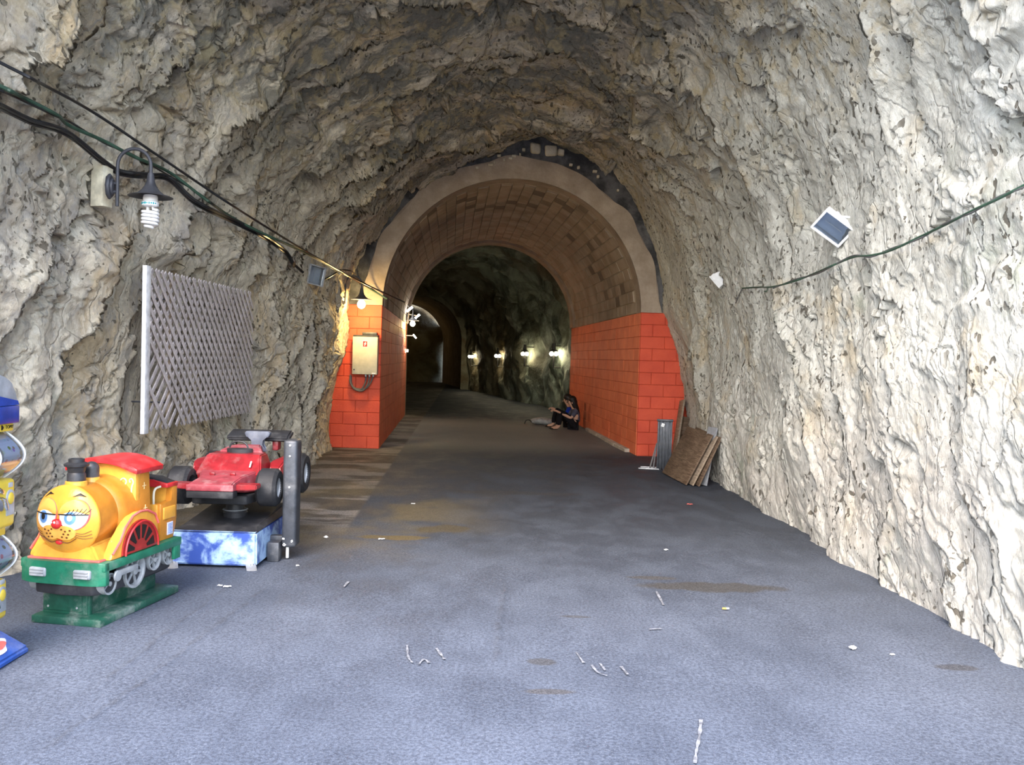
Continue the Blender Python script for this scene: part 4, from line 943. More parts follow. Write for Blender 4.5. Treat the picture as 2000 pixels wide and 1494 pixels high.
# ------------------------------------------------------------------ trellis
def trellis():
    t = thing('trellis_panel', 'weathered grey wooden lattice trellis panel fixed to the rock above the rides', 'trellis', (-2.98, 7.05, .88), -math.atan(.05/2.6))
    Ls, Hs, st = 2.60, 1.31, .131
    def slat(p, q, x, nm='slat'):
        d = Vector((0, q[0]-p[0], q[1]-p[1])); L = d.length
        if L < .06: return
        a = math.atan2(d.z, d.y); key = nm
        bm = BM(); bx(bm, (.012, L+.02, .036), (0, 0, 0), None, .003, 1); o = obj(nm, bm, M['trellis'], t, 30)
        o.location = (x, (p[0]+q[0])/2, (p[1]+q[1])/2); o.rotation_euler = (a, rnd.uniform(-.01, .01), 0)
    def clip(c, sg):
        # sg=+1: s+h=c   sg=-1: s-h=c
        if sg > 0:
            s0 = max(0, c-Hs); s1 = min(Ls, c); return (s0, c-s0), (s1, c-s1)
        s0 = max(0, c); s1 = min(Ls, c+Hs); return (s0, s0-c), (s1, s1-c)
    k = 0; c = .09
    while c < Ls+Hs-.05:
        if k not in (0, 1, 3, 4): slat(*clip(c, 1), .024+rnd.uniform(-.002, .002))
        c += st; k += 1
    c = -Hs+.08
    while c < Ls-.05:
        slat(*clip(c, -1), 0.0); c += st
    bm = BM(); bx(bm, (.035, .085, Hs+.05), (.012, -.05, Hs/2), bev=.004); obj('edge_batten', bm, M['batten'], t)
    for y in (.5, 2.1):
        bm = BM(); bx(bm, (.03, .05, Hs-.1), (-.022, y, Hs/2), bev=.003); b = obj('rear_batten', bm, M['ply2'], t)
        for z in (.2, 1.1):
            bm = BM(); tube(bm, [(-.03, y, z), (-.55, y, z)], .008, 6); obj('anchor_rod', bm, M['iron'], b)
trellis()

# ------------------------------------------------------------------ lamps
def gooseneck(mw, label, lit=False, energy=20):
    t = thing('gooseneck_lamp', label, 'wall lamp', group='gooseneck wall lamps', mw=mw)
    bm = BM(); lathe(bm, [(0, 0), (.075, 0), (.08, .015), (.07, .028), (.05, .032), (.045, .045), (0, .05)], 8, R(PI/2, 'Y') @ Matrix.Diagonal((1.25, .75, 1, 1))); obj('wall_rose', bm, M['iron'], t)
    bm = BM(); tube(bm, [(.04, 0, .025), (.075, 0, .025)], .012, 8); tube(bm, [(.04, 0, -.04), (.075, 0, -.04)], .012, 8); obj('clamp', bm, M['iron'], t)
    bm = BM(); pts = [(.072, 0, -.15), (.072, 0, .14)]+[(.2-.128*math.cos(a), 0, .165+.128*math.sin(a)) for a in [PI*i/14 for i in range(0, 15)]]+[(.328, 0, .10)]
    tube(bm, pts, .0135, 10); obj('arm', bm, M['iron'], t)
    bm = BM(); pr = [(.02, .11), (.026, .09), (.03, .05), (.042, .015), (.065, -.02), (.10, -.05), (.155, -.066), (.165, -.072), (.155, -.070), (.095, -.058), (.06, -.03), (.035, 0), (0, .01)]
    lathe(bm, pr, 32, T(.328, 0, 0)); obj('shade', bm, M['iron'], t)
    if lit:
        bm = BM(); lathe(bm, [(0, -.04), (.02, -.05), (.024, -.09), (0, -.09)], 16, T(.328, 0, 0)); obj('socket', bm, M['cfl'], t)
        bm = BM(); ball(bm, .062, (.328, 0, -.145), (1, 1, 1.1)); obj('bulb', bm, M['bulb_on'], t)
        point_light('lamp_light', (.328, 0, -.26), energy, WARM, .05, t)
    else:
        bm = BM(); lathe(bm, [(0, -.055), (.05, -.06), (.054, -.075), (.054, -.105), (.062, -.112), (.062, -.140), (.05, -.148), (0, -.148)], 24, T(.328, 0, 0)); k = obj('lamp_base', bm, M['cfl'], t)
        bm = BM()
        for q in range(9):
            a = -PI/2-1.0+q*.25; bx(bm, (.008 if q % 3 else .013, .003, .016 if q % 2 else .010), (.328+.0625*math.cos(a), .0625*math.sin(a), -.126), R(a+PI/2, 'Z'))
        obj('print', bm, M['teal'], k)
        bm = BM(); pts = [(.328+.02, 0, -.145), (.328+.02, 0, -.165)]
        for i in range(0, 101):
            u = i/100; a = 2*PI*5.0*u; r = .056*(1 if u < .75 else 1-.65*((u-.75)/.25)**1.4); pts.append((.328+r*math.cos(a), r*math.sin(a), -.172-.135*u))
        tube(bm, pts, .0115, 8); tube(bm, [(.328-.02, 0, -.145), (.328-.02, 0, -.185)], .0115, 8); obj('spiral_tube', bm, M['cfl'], k)
    return t
def wall_depth(px, py):
    q, _ = hit(px, py); return q.y
yb = min(wall_depth(205, 364), wall_depth(190, 340), wall_depth(200, 395))-.02
P = at_depth(211, 364, yb-.12)
gooseneck(T(P.x, P.y, P.z), 'dark grey gooseneck wall lamp with unlit spiral bulb under trumpet shade')
P2 = at_depth(199, 358, yb-.05)
bm = BM(); bx(bm, (.12, .10, .36), (0, 0, 0), bev=.004); tube(bm, [(-.03, .03, .1), (-.22, .5, .1)], .02, 6); tube(bm, [(-.03, .03, -.1), (-.22, .5, -.1)], .02, 6)
o = obj('conduit_box', bm, M['beige'], None); o.location = (P2.x-.01, P2.y+.02, P2.z); o.rotation_euler = (0, .02, math.radians(-20)); tag(o, 'cream plastic wiring box on the rock behind the unlit lamp', 'wiring box')
P = at_depth(706, 585, 13.55)
gooseneck(T(P.x-.328, P.y, P.z+.07), 'lit gooseneck lamp glowing warm above the beige electrical cabinet', True, 22)
P = at_depth(806, 627, 21.4)
g2 = gooseneck(T(P.x, P.y, P.z+.08) @ R(math.radians(-52), 'Z') @ T(-.328, 0, 0), 'lit gooseneck lamp at the far end of the passage\'s left wall', True, 9)

def floodlight(loc, n, up, w, h, d, label, mat='grey_metal', lit=False, wall=None, energy=0):
    n = Vector(n).normalized(); l = Vector(up); l = (l-n*l.dot(n)).normalized(); s = l.cross(n).normalized()
    # local x = l (long side), y = s, z = n (beam)
    mw = Matrix(((l.x, s.x, n.x, loc.x), (l.y, s.y, n.y, loc.y), (l.z, s.z, n.z, loc.z), (0, 0, 0, 1)))
    t = thing('floodlight', label, 'floodlight', group='halogen floodlights', mw=mw)
    rect = lambda a, b, z: [(-a, -b, z), (a, -b, z), (a, b, z), (-a, b, z)]
    bm = BM(); hull(bm, [rect(w/2, h/2, 0), rect(w/2*.97, h/2*.94, -d*.35), rect(w/2*.80, h/2*.62, -d*.8), rect(w/2*.6, h/2*.4, -d)])
    top = [f for f in bm.faces if all(abs(v.co.z) < 1e-6 for v in f.verts)]
    r = bmesh.ops.inset_region(bm, faces=top, thickness=min(w, h)*.06); bmesh.ops.translate(bm, vec=(0, 0, -d*.45), verts=list({v for f in top for v in f.verts}))
    es = [e for e in bm.edges if e.calc_face_angle(0) > .9]; bmesh.ops.bevel(bm, geom=es, offset=min(w, h)*.03, segments=2, affect='EDGES'); obj('housing', bm, M[mat], t, 50)
    bm = BM()
    for sx in (-1, 1): bx(bm, (w*.07, h*1.06, d*.14), (sx*w/2, 0, 0), bev=w*.015)
    for sy in (-1, 1): bx(bm, (w*1.06, h*.08, d*.14), (0, sy*h/2, 0), bev=w*.015)
    obj('frame', bm, M[mat], t)
    if lit:
        bm = BM(); bx(bm, (w*.9, h*.86, .006), (0, 0, -.002)); obj('lit_glass', bm, M['flood_on'], t)
        if energy: point_light('flood_light', (0, 0, .12), energy, (1, .95, .85), .06, t)
    else:
        bm = BM(); bx(bm, (w*.92, h*.88, .004), (0, 0, -.004)); obj('lamp_pane', bm, M['floodglass'], t)
        bm = BM(); hull(bm, [rect(w*.36, h*.30, -d*.42), rect(w*.46, h*.44, -d*.30)]); obj('reflector', bm, M['reflector'], t)
        bm = BM(); tube(bm, [(-w*.3, 0, -d*.2), (w*.3, 0, -d*.2)], .006, 8); obj('halogen_tube', bm, M['cfl'], t)
    bm = BM(); bx(bm, (w*.3, h*.34, d*.35), (0, 0, -d*1.05), bev=.006); obj('terminal_box', bm, M[mat], t)
    if wall is not None:
        wl = mw.inverted() @ Vector(wall)
        bm = BM(); tube(bm, [(0, 0, -d*1.1), wl*.5+Vector((0, 0, -d*.6)), wl], .013, 8); obj('bracket', bm, M[mat], t)
    return t
def rock_pt(px, py, into=.06):
    q, _ = hit(px, py); d = ray(px, py).normalized(); return q+d*into
def before_rock(px, py, gap):
    q, _ = hit(px, py); d = ray(px, py).normalized(); return q-d*gap
L = before_rock(618, 538, .35); floodlight(L, (.78, -.60, -.12), (0, .15, 1), .25, .26, .20, 'grey floodlight on the rock where the thick black cable ends', 'grey_metal', False, rock_pt(588, 536))
L = before_rock(1626, 446, .28); floodlight(L, (-.42, -.66, -.50), (.77, -.1, -.60), .27, .19, .20, 'large white floodlight above the green cable on the pale rock wall', 'white', False, rock_pt(1690, 425))
L = before_rock(1398, 552, .22); floodlight(L, (-.62, .28, -.60), (.62, -.3, -.70), .19, .15, .15, 'small white floodlight at the inner end of the green cable', 'white', False, rock_pt(1415, 546))
def vault_pt(y, z): return Vector((pcx(y)-math.sqrt(max(0, (PR+.03)**2-max(0, z-PZ)**2))-.02, y, z))
L = at_depth(800, 604, 21.3); floodlight(L, (.25, -.88, -.45), (.62, 0, .6),   .19, .055, .06, 'lit white floodlight highest of the cluster at the passage end', 'grey_metal', True, vault_pt(21.35, 2.85), 2.0)
L = at_depth(815, 618, 21.9); floodlight(L, (.25, -.88, -.45), (.62, 0, .6), .16, .05, .05, 'lit white floodlight just above the glowing bulb at the passage end', 'grey_metal', True, vault_pt(21.95, 2.6), 1.5)
L = at_depth(810, 657, 22.0); floodlight(L, (.2, -.9, -.4), (.5, 0, -.75), .14, .035, .04, 'narrow lit floodlight just below the glowing bulb at the passage end', 'grey_metal', True, vault_pt(22.0, 2.05), .6)
L = at_depth(795.5, 685, 22.0); floodlight(L, (.3, -.9, -.2), (.2, 0, 1), .07, .045, .06, 'tiny lit lamp low on the passage\'s left wall end', 'grey_metal', True, vault_pt(22.0, 1.68))

def lantern(px, py, label):
    q, nrm = hit(px+4, py); c = Vector((q.x, q.y, q.z)); d = Vector((-1, -.28, 0)).normalized(); sd = Vector((.28, -1, 0)).normalized()*-1
    p0 = c+d*.22
    t = thing('twin_globe_lantern', label, 'wall lamp', p0, 0, 'twin globe lanterns along the tunnel wall')
    bm = BM(); lathe(bm, [(0, .34), (.05, .33), (.06, .14), (.12, .12), (.13, .09), (0, .10)], 16); tube(bm, [(0, 0, .25), tuple(-d*.34+Vector((0, 0, .25)))], .02, 6); obj('hood', bm, M['black'], t)
    bm = BM(); bx(bm, (.05, .05, .40), (0, 0, -.22), bev=.006); tube(bm, [(0, 0, -.4), tuple(-d*.34+Vector((0, 0, -.4)))], .02, 6); obj('shadow_bar', bm, M['black'], t)  # black bar added for the dark shadow streak below the lamp
    view = Vector((1, .1, 0))
    for sg in (-1, 1):
        bm = BM(); ball(bm, .062, view*sg*.068+Vector((0, 0, .01))); obj('globe', bm, M['globe_on'], t)
    point_light('lantern_light', tuple(d*.02+Vector((.16, -.12, -.02))), .8, WARM, .05, t)
for k, (px, py, nm) in enumerate(((1091, 692, 'lit twin-globe lantern on the tunnel wall closest to the seated people'), (1033, 692, 'second lit twin-globe lantern along the tunnel wall from the seated people'),
                               (979, 696, 'third lit twin-globe lantern along the tunnel wall from the seated people'), (925, 697, 'lit twin-globe lantern deepest in the dark tunnel'))):
    lantern(px, py, nm)
point_light('far_passage_light', (-6.6, 49.0, 3.0), 4, WARM, .1)

# ------------------------------------------------------------------ cables on the left rock, twisted cable on the right rock
def cable(name, px, r, mat, label, gap=.05, amp=0.0, end=None, parent=None, sm_n=3, cat='cable', group=None):
    dense = spline([(x, y, 0) for x, y in px], 6); ds = []
    for p in dense:
        q, _ = hit(min(max(p.x, -60), 2060), p.y, 0); ds.append((q-EYE).length)
    n = len(ds); out = []
    for i in range(n):
        w = ds[max(0, i-2):i+3]; v = ds[max(0, i-sm_n):i+sm_n+1]; out.append(min(min(w), sum(v)/len(v)))
    for _ in range(3): out = [min(out[i], (out[max(0, i-1)]+out[i]+out[min(n-1, i+1)])/3+.0) for i in range(n)]
    pts = []
    for p, D in zip(dense, out):
        d = ray(p.x, p.y).normalized(); pts.append(EYE+d*(D-gap))
    if end is not None: pts.append(end)
    bm = BM(); tube(bm, spline(pts, 2), r, 8); o = obj(name, bm, M[mat], parent)
    if parent is None: tag(o, label, cat, group)
    return o, pts
THICK = [(-30, 193), (0, 205), (60, 234), (130, 257), (200, 312), (235, 334), (290, 341), (330, 346), (380, 391), (450, 426), (510, 456), (556, 488), (574, 515), (592, 532)]
c1, _ = cable('power_cable', THICK, .017, 'cable', 'thick black power cable slung across the left rock down to the grey floodlight', .13)
cable('second_core', [(x, y+6) for x, y in THICK[:-1]], .015, 'cable', '', .09, parent=c1)
cable('overhead_cable', [(-30, 106), (0, 122), (80, 163), (180, 218), (300, 298), (450, 399), (600, 492), (700, 548), (790, 590)], .011, 'cable', 'thin taut black cable, highest of the three lines over the left rock', .16, sm_n=14)
c2, _ = cable('wiring_bundle', [(-30, 158), (0, 168), (50, 193), (110, 224), (135, 245), (200, 274), (262, 306), (330, 336), (400, 388), (470, 434), (600, 496), (650, 523), (700, 550), (756, 584)], .014, 'cable_green', 'dark green wiring bundle running just above the thick black cable', .08)
cable('bundle_wire', [(-30, 165), (0, 176), (52, 200), (112, 228), (140, 240), (205, 280), (255, 300), (325, 340), (395, 382), (465, 436), (595, 490), (655, 528), (702, 546), (750, 582)], .008, 'cable', '', .075, parent=c2)
c3, _ = cable('lamp_cable', [(632, 546), (645, 540), (660, 530), (668, 527), (690, 532), (704, 556)], .012, 'cable', 'short black cable looping from the grey floodlight towards the lit lamp', .06)
bm = BM(); q = before_rock(663, 531, .06); bx(bm, (.07, .05, .08), (0, 0, 0), R(.5, 'Y'), .008); o = obj('joint_box', bm, M['grey_metal'], c3); o.location = q
GP = [(2030, 348), (2000, 362), (1950, 388), (1900, 411), (1850, 437), (1800, 461), (1740, 489), (1700, 499), (1664, 503), (1600, 530), (1555, 548), (1510, 560), (1480, 561), (1450, 563)]
c4, _ = cable('twisted_cable', GP, .0085, 'cable_green', 'green twisted cable draped along the pale right rock wall', .045)
cable('twisted_strand', [(x, y+(3 if i % 2 else -3)) for i, (x, y) in enumerate(GP[:12])], .0065, 'cable_grey', '', .045, parent=c4)
cable('loose_tail', [(1500, 562), (1497, 569), (1493, 569)], .006, 'cable_green', '', .04, parent=c4)
cable('loose_tail', [(1450, 563), (1444, 575), (1437, 592)], .006, 'cable_grey', '', .03, parent=c4)

# ------------------------------------------------------------------ electrical cabinet
def cabinet():
    c = at_depth(713, 694.5, 14.05)
    t = thing('electrical_cabinet', 'beige metal electrical cabinet with red lightning sticker on the orange block front', 'cabinet', (c.x, 14.05, c.z))
    w, h = .405, .61
    bm = BM(); bx(bm, (w-.01, .15, h-.01), (0, .08, 0), bev=.006); obj('body', bm, M['cab'], t)
    bm = BM(); bx(bm, (w, .03, h), (0, -.005, 0), bev=.007); d = obj('door', bm, M['cab'], t)
    bm = BM(); lathe(bm, [(0, .014), (.012, .012), (.013, 0)], 12, T(-.17, -.018, -.23) @ R(PI/2, 'X')); obj('lock', bm, M['black'], d)
    for z in (.2, -.2):
        bm = BM(); bx(bm, (.012, .02, .05), (-.203, -.005, z), bev=.003); obj('hinge', bm, M['black'], d)
    bm = BM(); bx(bm, (.085, .002, .105), (.0, -.0205, .19), bev=.0005); s = obj('warning_sticker', bm, M['white'], d)
    bm = BM(); bx(bm, (.075, .002, .092), (.0, -.0215, .19)); obj('red_field', bm, M['t_red'], s)
    bm = BM(); prism(bm, [(.018, .042), (-.022, -.005), (-.002, -.003), (-.016, -.042), (.024, .010), (.003, .006)], .002, T(0, -.0215, .19) @ R(PI/2, 'X')); obj('lightning_bolt', bm, M['white'], s)
    bm = BM(); bx(bm, (.06, .002, .018), (.15, -.021, -.285)); obj('maker_plate', bm, M['white'], d)
    bm = BM(); bx(bm, (.40, .13, .03), (0, .06, h/2+.015), bev=.005); bx(bm, (.24, .12, .055), (.065, .05, h/2+.05), bev=.008); obj('top_switch_box', bm, M['black'], t)
    bm = BM()
    for x in (.01, .07, .13): lathe(bm, [(0, 0), (.018, 0), (.018, -.035), (0, -.035)], 10, T(x, .06, -h/2))
    obj('cable_gland', bm, M['grey_metal'], t)
    for k, pts in enumerate(([(.02, .06, -h/2), (.0, .05, -.45), (-.06, .05, -.55), (-.16, .05, -.55), (-.24, .06, -.45), (-.25, .10, -.32)], [(.07, .06, -h/2), (.05, .04, -.46), (-.03, .04, -.57), (-.15, .04, -.56), (-.22, .06, -.48), (-.235, .10, -.34)], [(.13, .06, -h/2), (.10, .05, -.42), (.02, .05, -.53), (-.08, .06, -.55), (-.19, .07, -.52), (-.245, .1, -.40)])):
        bm = BM(); tube(bm, spline(pts, 6), .013, 8); obj('feed_cable', bm, M['cable_grey'], t)
cabinet()

# ------------------------------------------------------------------ boards and steel leaning in the corner
def leaning(name, bl, br, tl, tr, th, mat, label, cat, group=None, parts=None):
    bl, br, tl, tr = map(Vector, (bl, br, tl, tr)); e = (br-bl); u = (tl-bl); n = e.cross(u).normalized(); ex = e.normalized(); uy = n.cross(ex)
    mw = Matrix(((ex.x, uy.x, n.x, bl.x), (ex.y, uy.y, n.y, bl.y), (ex.z, uy.z, n.z, bl.z), (0, 0, 0, 1)))
    inv = mw.inverted(); P4 = [(inv @ p).xy for p in (bl, br, tr, tl)]
    bm = BM(); prism(bm, [(p.x, p.y) for p in P4], th, T(0, 0, -th/2), .004); o = obj(name, bm, M[mat], None, 30); o.matrix_world = mw; tag(o, label, cat, group); return o
A0 = on_floor(1294, 925); B0 = on_floor(1340, 949)
TL = at_depth(1344, 833, A0.y+.02); TR = at_depth(1391, 849, B0.y+.05)
up = Vector((0, 0, .012))
leaning('plywood_sheet', A0+up, B0+up, TL, TR, .022, 'ply', 'dark stained plywood sheet, frontmost of the boards leaning by the right rock', 'board', 'boards leaning in the corner')
s1 = Vector((.075, -.05, 0)); leaning('plywood_sheet', A0+up+s1, B0+up+s1, TL+Vector((.05, -.04, -.02)), TR+Vector((.06, -.05, -.02)), .022, 'ply2', 'pale-edged board tucked directly behind the dark plywood sheet', 'board', 'boards leaning in the corner')
s2 = Vector((.14, -.10, 0)); leaning('plywood_sheet', A0+up+s2, B0+up+s2, TL+Vector((.10, -.08, .0)), TR+Vector((.10, -.09, -.03)), .02, 'ply', 'thin brown board between the pale-edged board and the grey panel', 'board', 'boards leaning in the corner')
g0 = on_floor(1361, 946)+up; g1 = on_floor(1380, 951)+up
leaning('grey_panel', g0, g1, at_depth(1384, 833, g0.y+.1), at_depth(1402, 836, g1.y+.12), .018, 'greyboard', 'tall grey painted panel leaning against the rock behind the plywood boards', 'board', 'boards leaning in the corner')
p0 = on_floor(1312, 897); p1 = on_floor(1319, 901)
leaning('timber_plank', p0+up, p1+up, at_depth(1329, 783, p0.y+.3), at_depth(1336, 780, p1.y+.3), .03, 'ply2', 'long narrow timber plank leaning upright against the orange corner', 'plank')
bm = BM(); q0 = on_floor(1322, 898)
leaning('dark_board', q0+Vector((.0, .02, .012)), q0+Vector((.42, -.35, .012)), at_depth(1330, 812, q0.y+.15), at_depth(1352, 815, q0.y-.2), .02, 'ply', 'dark board in shade between the plank and the plywood sheet', 'board', 'boards leaning in the corner')
def steel_frame():
    b = on_floor(1296, 918); t = thing('folded_steel_trestle', 'dark ribbed steel trestle standing upright beside the orange block corner', 'trestle', (b.x, b.y, 0), math.radians(-12))
    h = .73
    for i, x in enumerate((-.09, -.045, 0, .045, .095)):
        bm = BM(); bx(bm, (.022, .04, h), (x, 0, h/2), bev=.004); obj('upright', bm, M['darksteel'], t)
    bm = BM(); bx(bm, (.21, .012, h-.03), (.0, .02, h/2), bev=.002); obj('web_plate', bm, M['darksteel'], t)
    bm = BM(); bx(bm, (.23, .06, .03), (.0, 0, h-.012), bev=.004); obj('head_bar', bm, M['darksteel'], t)
    bm = BM(); bx(bm, (.045, .004, .05), (-.03, -.022, h-.08), R(.3, 'Y'), .001); obj('white_tag', bm, M['white'], t)
    for (x0, y0, L) in ((-.23, -.02, .30), (-.23, .16, .26)):
        bm = BM(); bx(bm, (L, .025, .018), (x0+.02, y0, .010), bev=.003); obj('foot_bar', bm, M['steel'], t)
    for dx in (0, .05):
        bm = BM(); tube(bm, [(-.20+dx, .08, .015), (-.11, .06, .38)], .011, 6); obj('folding_strut', bm, M['steel'], t)
steel_frame()

# ------------------------------------------------------------------ people seated against the right passage wall
def skin(name, V, E, mat, parent, sub=2, root=0):
    me = bpy.data.meshes.new(name); me.from_pydata([v[0] for v in V], E, []); o = bpy.data.objects.new(name, me); C.objects.link(o)
    m = o.modifiers.new('s', 'SKIN'); m.use_smooth_shade = True
    for i, v in enumerate(V):
        r = v[1]; me.skin_vertices[0].data[i].radius = (r, r) if not isinstance(r, tuple) else r
        me.skin_vertices[0].data[i].use_root = (i == root)
    s = o.modifiers.new('u', 'SUBSURF'); s.levels = sub; s.render_levels = sub
    dg = bpy.context.evaluated_depsgraph_get(); me2 = bpy.data.meshes.new_from_object(o.evaluated_get(dg)); bpy.data.objects.remove(o)
    o = link(name, me2, parent, mat, True); return o
def person(loc, rz, label, top, hair_long, reach, sc=.86, group=None):
    t = thing('person', label, 'person', loc, rz, group); t.scale = (sc,)*3
    sg2 = (-1, 1)
    V = [((0, 0, .13), .125), ((0, -.01, .27), (.13, .10)), ((0, .03, .42), (.15, .105)), ((0, .06, .53), .055), ((0, .09, .60), .052), ((0, .125, .67), (.075, .088)), ((0, .13, .755), (.07, .085)), ((0, .125, .81), .045)]
    E = [(0, 1), (1, 2), (2, 3), (3, 4), (4, 5), (5, 6), (6, 7)]; hands = []
    for s in sg2:
        b = len(V); V += [((s*.09, .06, .12), .085), ((s*.10, .24, .32), .075), ((s*.09, .37, .45), .056), ((s*.095, .42, .26), .048), ((s*.10, .44, .085), .034), ((s*.11, .50, .04), .034), ((s*.12, .60, .028), .024)]
        E += [(0, b)]+[(b+i, b+i+1) for i in range(6)]
        b = len(V); el = Vector((s*.21, .16, .30)) if reach else Vector((s*.20, .14, .28)); wr = Vector((s*.07, .45+(.06 if reach else 0), .47)); pm = wr+Vector((-s*.015, .07, .01))
        V += [((s*.15, .04, .47), .055), ((s*.19, .08, .42), .048), (tuple(el), .040), (tuple((el+wr)/2), .034), (tuple(wr), .024), (tuple(pm), (.036, .018))]
        E += [(2, b)]+[(b+i, b+i+1) for i in range(5)]; hands.append((s, wr, pm))
    body = skin('body', V, E, M['skin'], t)
    for s, wr, pm in hands:
        bm = BM()
        for k in range(4):
            ln = (.062, .072, .068, .052)[k]; ox = s*(-.027+.018*k); base = pm+Vector((ox, -.01, 0))
            tube(bm, [base, base+Vector((0, ln*.5, .004)), base+Vector((0, ln*.85, -.012)), base+Vector((0, ln*.95, -.035))], [.010, .0095, .009, .007], 8)
        tube(bm, [pm+Vector((-s*.025, -.035, 0)), pm+Vector((-s*.05, -.005, .004)), pm+Vector((-s*.052, .022, -.006))], [.012, .011, .008], 8)
        obj('fingers', bm, M['skin'], t)
    TV = [((0, 0, .16), (.15, .125)), ((0, -.01, .29), (.148, .118)), ((0, .03, .42), (.165, .12)), ((0, .055, .515), .07)]; TE = [(0, 1), (1, 2), (2, 3)]
    for s in sg2:
        b = len(TV); TV += [((s*.15, .04, .47), .07), ((s*.19, .08, .42), .062), ((s*.208, .14, .32), .056)]; TE += [(2, b), (b, b+1), (b+1, b+2)]
    skin('top', TV, TE, M[top], t)
    PV = [((0, 0, .125), .145)]; PE = []
    for s in sg2:
        b = len(PV); PV += [((s*.09, .06, .12), .10), ((s*.10, .24, .32), .09), ((s*.09, .375, .455), .07), ((s*.095, .425, .26), .064), ((s*.10, .445, .10), .052)]; PE += [(0, b)]+[(b+i, b+i+1) for i in range(4)]
    skin('trousers', PV, PE, M['trousers'], t)
    HV = [((0, .125, .785), .102), ((0, .085, .73), (.115, .105)), ((0, .055, .65), .098)]; HE = [(0, 1), (1, 2)]
    if hair_long: HV += [((0, .0, .55), .085), ((0, -.04, .42), .07), ((0, -.07, .30), .04)]; HE += [(2, 3), (3, 4), (4, 5)]
    skin('hair', HV, HE, M['hair'], t)
    bm = BM(); ball(bm, .104, (0, .098, .765), (.98, 1.05, .92), 20, 14); ball(bm, .10, (0, .06, .69), (1.0, .95, 1.1), 20, 14); obj('hair_top', bm, M['hair'], t, True)
    for s in sg2:
        bm = BM(); ball(bm, .012, (s*.032, .205, .70), (1.2, .6, .8), 10, 6); obj('eye', bm, M['ink'], t)
        bm = BM(); ball(bm, .026, (s*.083, .115, .685), (.4, .7, 1.2), 10, 6); obj('ear', bm, M['skin'], t)
    bm = BM(); hull(bm, [[(-.012, .205, .69), (.012, .205, .69), (.016, .21, .655), (-.016, .21, .655)], [(-.004, .215, .685), (.004, .215, .685), (.008, .232, .66), (-.008, .232, .66)]]); obj('nose', bm, M['skin'], t)
    bm = BM(); ball(bm, .022, (0, .207, .632), (1, .35, .3), 10, 6); obj('mouth', bm, M['pink'], t)
    for s in sg2:
        bm = BM(); ball(bm, .04, (s*.117, .565, .012), (1.0, 2.6, .35), 12, 6); obj('sandal', bm, M['ink'], t)
    return t
person((1.44, 19.28, 0), math.radians(98), 'seated person with long dark hair, grey top and black trousers, knees drawn up', 'navy', True, True, .88)
person((1.38, 19.86, 0), math.radians(85), 'seated person in a bright blue top hidden behind the dark-haired one', 'blue_top', False, False, .90)
def bag():
    bm = BM(); ball(bm, 1, (0, 0, 0), (.33, .16, .085), 40, 24)
    for v in bm.verts:
        n = v.co.normalized(); k = mnoise.noise(v.co*7)*.03+abs(mnoise.noise(v.co*15))*.02; v.co += n*k; v.co.z = max(v.co.z+.075, .004)+.03*mnoise.noise((v.co.x*5, 2, 0))*(v.co.z > -.02)
    q = on_floor(1063, 829); o = obj('canvas_bag', bm, M['bag'], None, True); o.location = (q.x, q.y, 0); o.rotation_euler = (0, 0, .05); tag(o, 'crumpled pale canvas bag lying on the floor before the seated people', 'bag')
    bm = BM(); tube(bm, spline([(-.30, 0, .05), (-.36, -.06, .10), (-.44, -.08, .09), (-.47, -.03, .012)], 6), .012, 6); obj('strap', bm, M['rubber'], o)
bag()

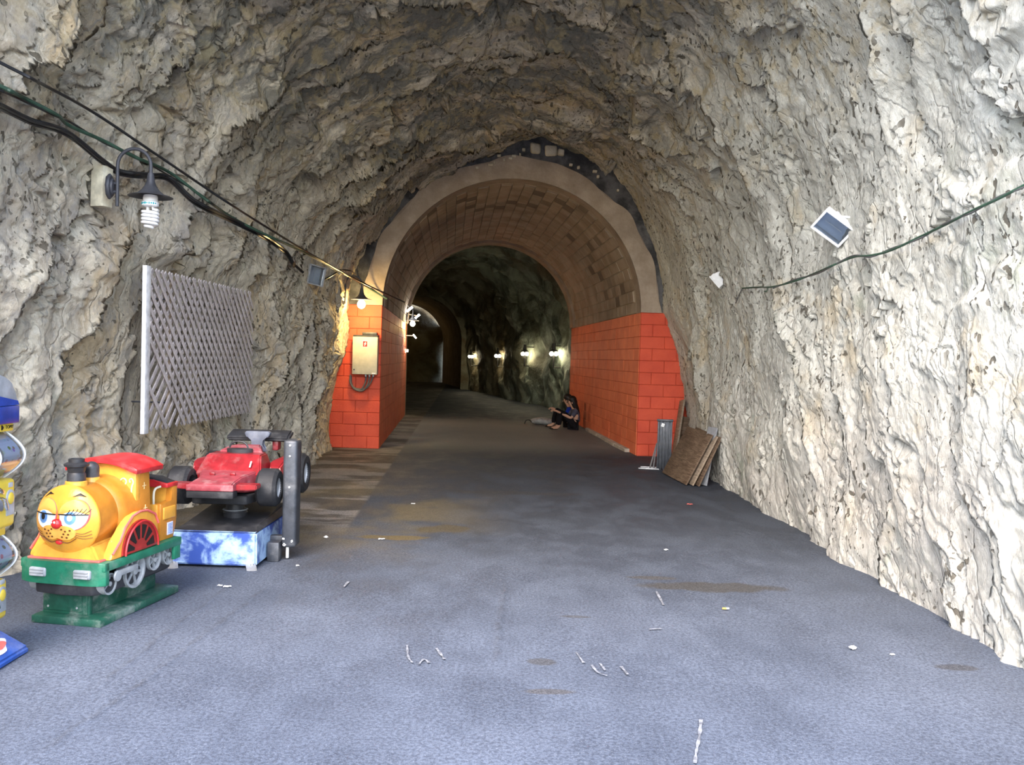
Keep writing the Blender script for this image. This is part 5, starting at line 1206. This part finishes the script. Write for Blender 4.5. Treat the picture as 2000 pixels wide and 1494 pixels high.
# ------------------------------------------------------------------ litter
def scrap(px, py, L, Wd, ang, label, mat='litter', crumple=0.0, name='paper_scrap'):
    q = on_floor(px, py, .006); bm = BM(); nx, ny = 7, 4; g = []
    for i in range(nx):
        row = []
        for j in range(ny):
            x = L*(i/(nx-1)-.5); y = Wd*(j/(ny-1)-.5); row.append((x+rnd.uniform(-.1, .1)*Wd, y+rnd.uniform(-.1, .1)*Wd, .004+abs(mnoise.noise((i*1.3+px, j*1.1, 0)))*(.008+crumple)))
        g.append(row)
    top = [[bm.verts.new(p) for p in r] for r in g]; bot = [[bm.verts.new((p[0], p[1], p[2]-.003)) for p in r] for r in g]
    for i in range(nx-1):
        for j in range(ny-1): bm.faces.new((top[i][j], top[i+1][j], top[i+1][j+1], top[i][j+1])); bm.faces.new((bot[i][j+1], bot[i+1][j+1], bot[i+1][j], bot[i][j]))
    for i in range(nx-1):
        for j in (0, ny-1): bm.faces.new((top[i][j], bot[i][j], bot[i+1][j], top[i+1][j]))
    for j in range(ny-1):
        for i in (0, nx-1): bm.faces.new((top[i][j+1], bot[i][j+1], bot[i][j], top[i][j]))
    o = obj(name, bm, M[mat], None, False); o.location = q; o.rotation_euler = (0, 0, ang); tag(o, label, 'litter', 'litter on the floor')
scrap(745, 1053, .055, .022, .2, 'white paper slip beside the brown stain on the floor')
scrap(430, 1144, .035, .015, -.3, 'small white scrap on the floor in front of the blue box, nearer the train')
scrap(444, 1146, .05, .02, .1, 'white slip on the floor in front of the blue box')
scrap(1665, 1267, .03, .028, .5, 'crumpled white scrap on the floor near the right rock', crumple=.02)
scrap(1743, 1279, .022, .014, .3, 'tiny white scrap closest to the foot of the right rock')
scrap(1301, 1074, .03, .022, .8, 'little white scrap on the floor between the two dark damp stains')
scrap(1347, 985, .06, .025, .1, 'pinkish flat scrap on the dark floor by the leaning boards', 'pink')
scrap(807, 984, .04, .02, .1, 'white scrap on the dark floor toward the passage')
scrap(636, 1050, .03, .03, .7, 'crumpled white scrap right of the coin post', crumple=.015)
scrap(581, 1105, .022, .02, .4, 'tiny white scrap under the foot of the coin post')
def butt():
    q = on_floor(1417, 1191); t = thing('cigarette_butt', 'orange and white cigarette butt below the long damp stain', 'cigarette butt', (q.x, q.y, .009), .1)
    bm = BM(); tube(bm, [(-.02, 0, 0), (.005, 0, 0)], .006, 10); obj('filter', bm, M['lid'], t)
    bm = BM(); tube(bm, [(.005, 0, 0), (.022, 0, 0)], .0058, 10); obj('paper_tube', bm, M['paper'], t)
butt()
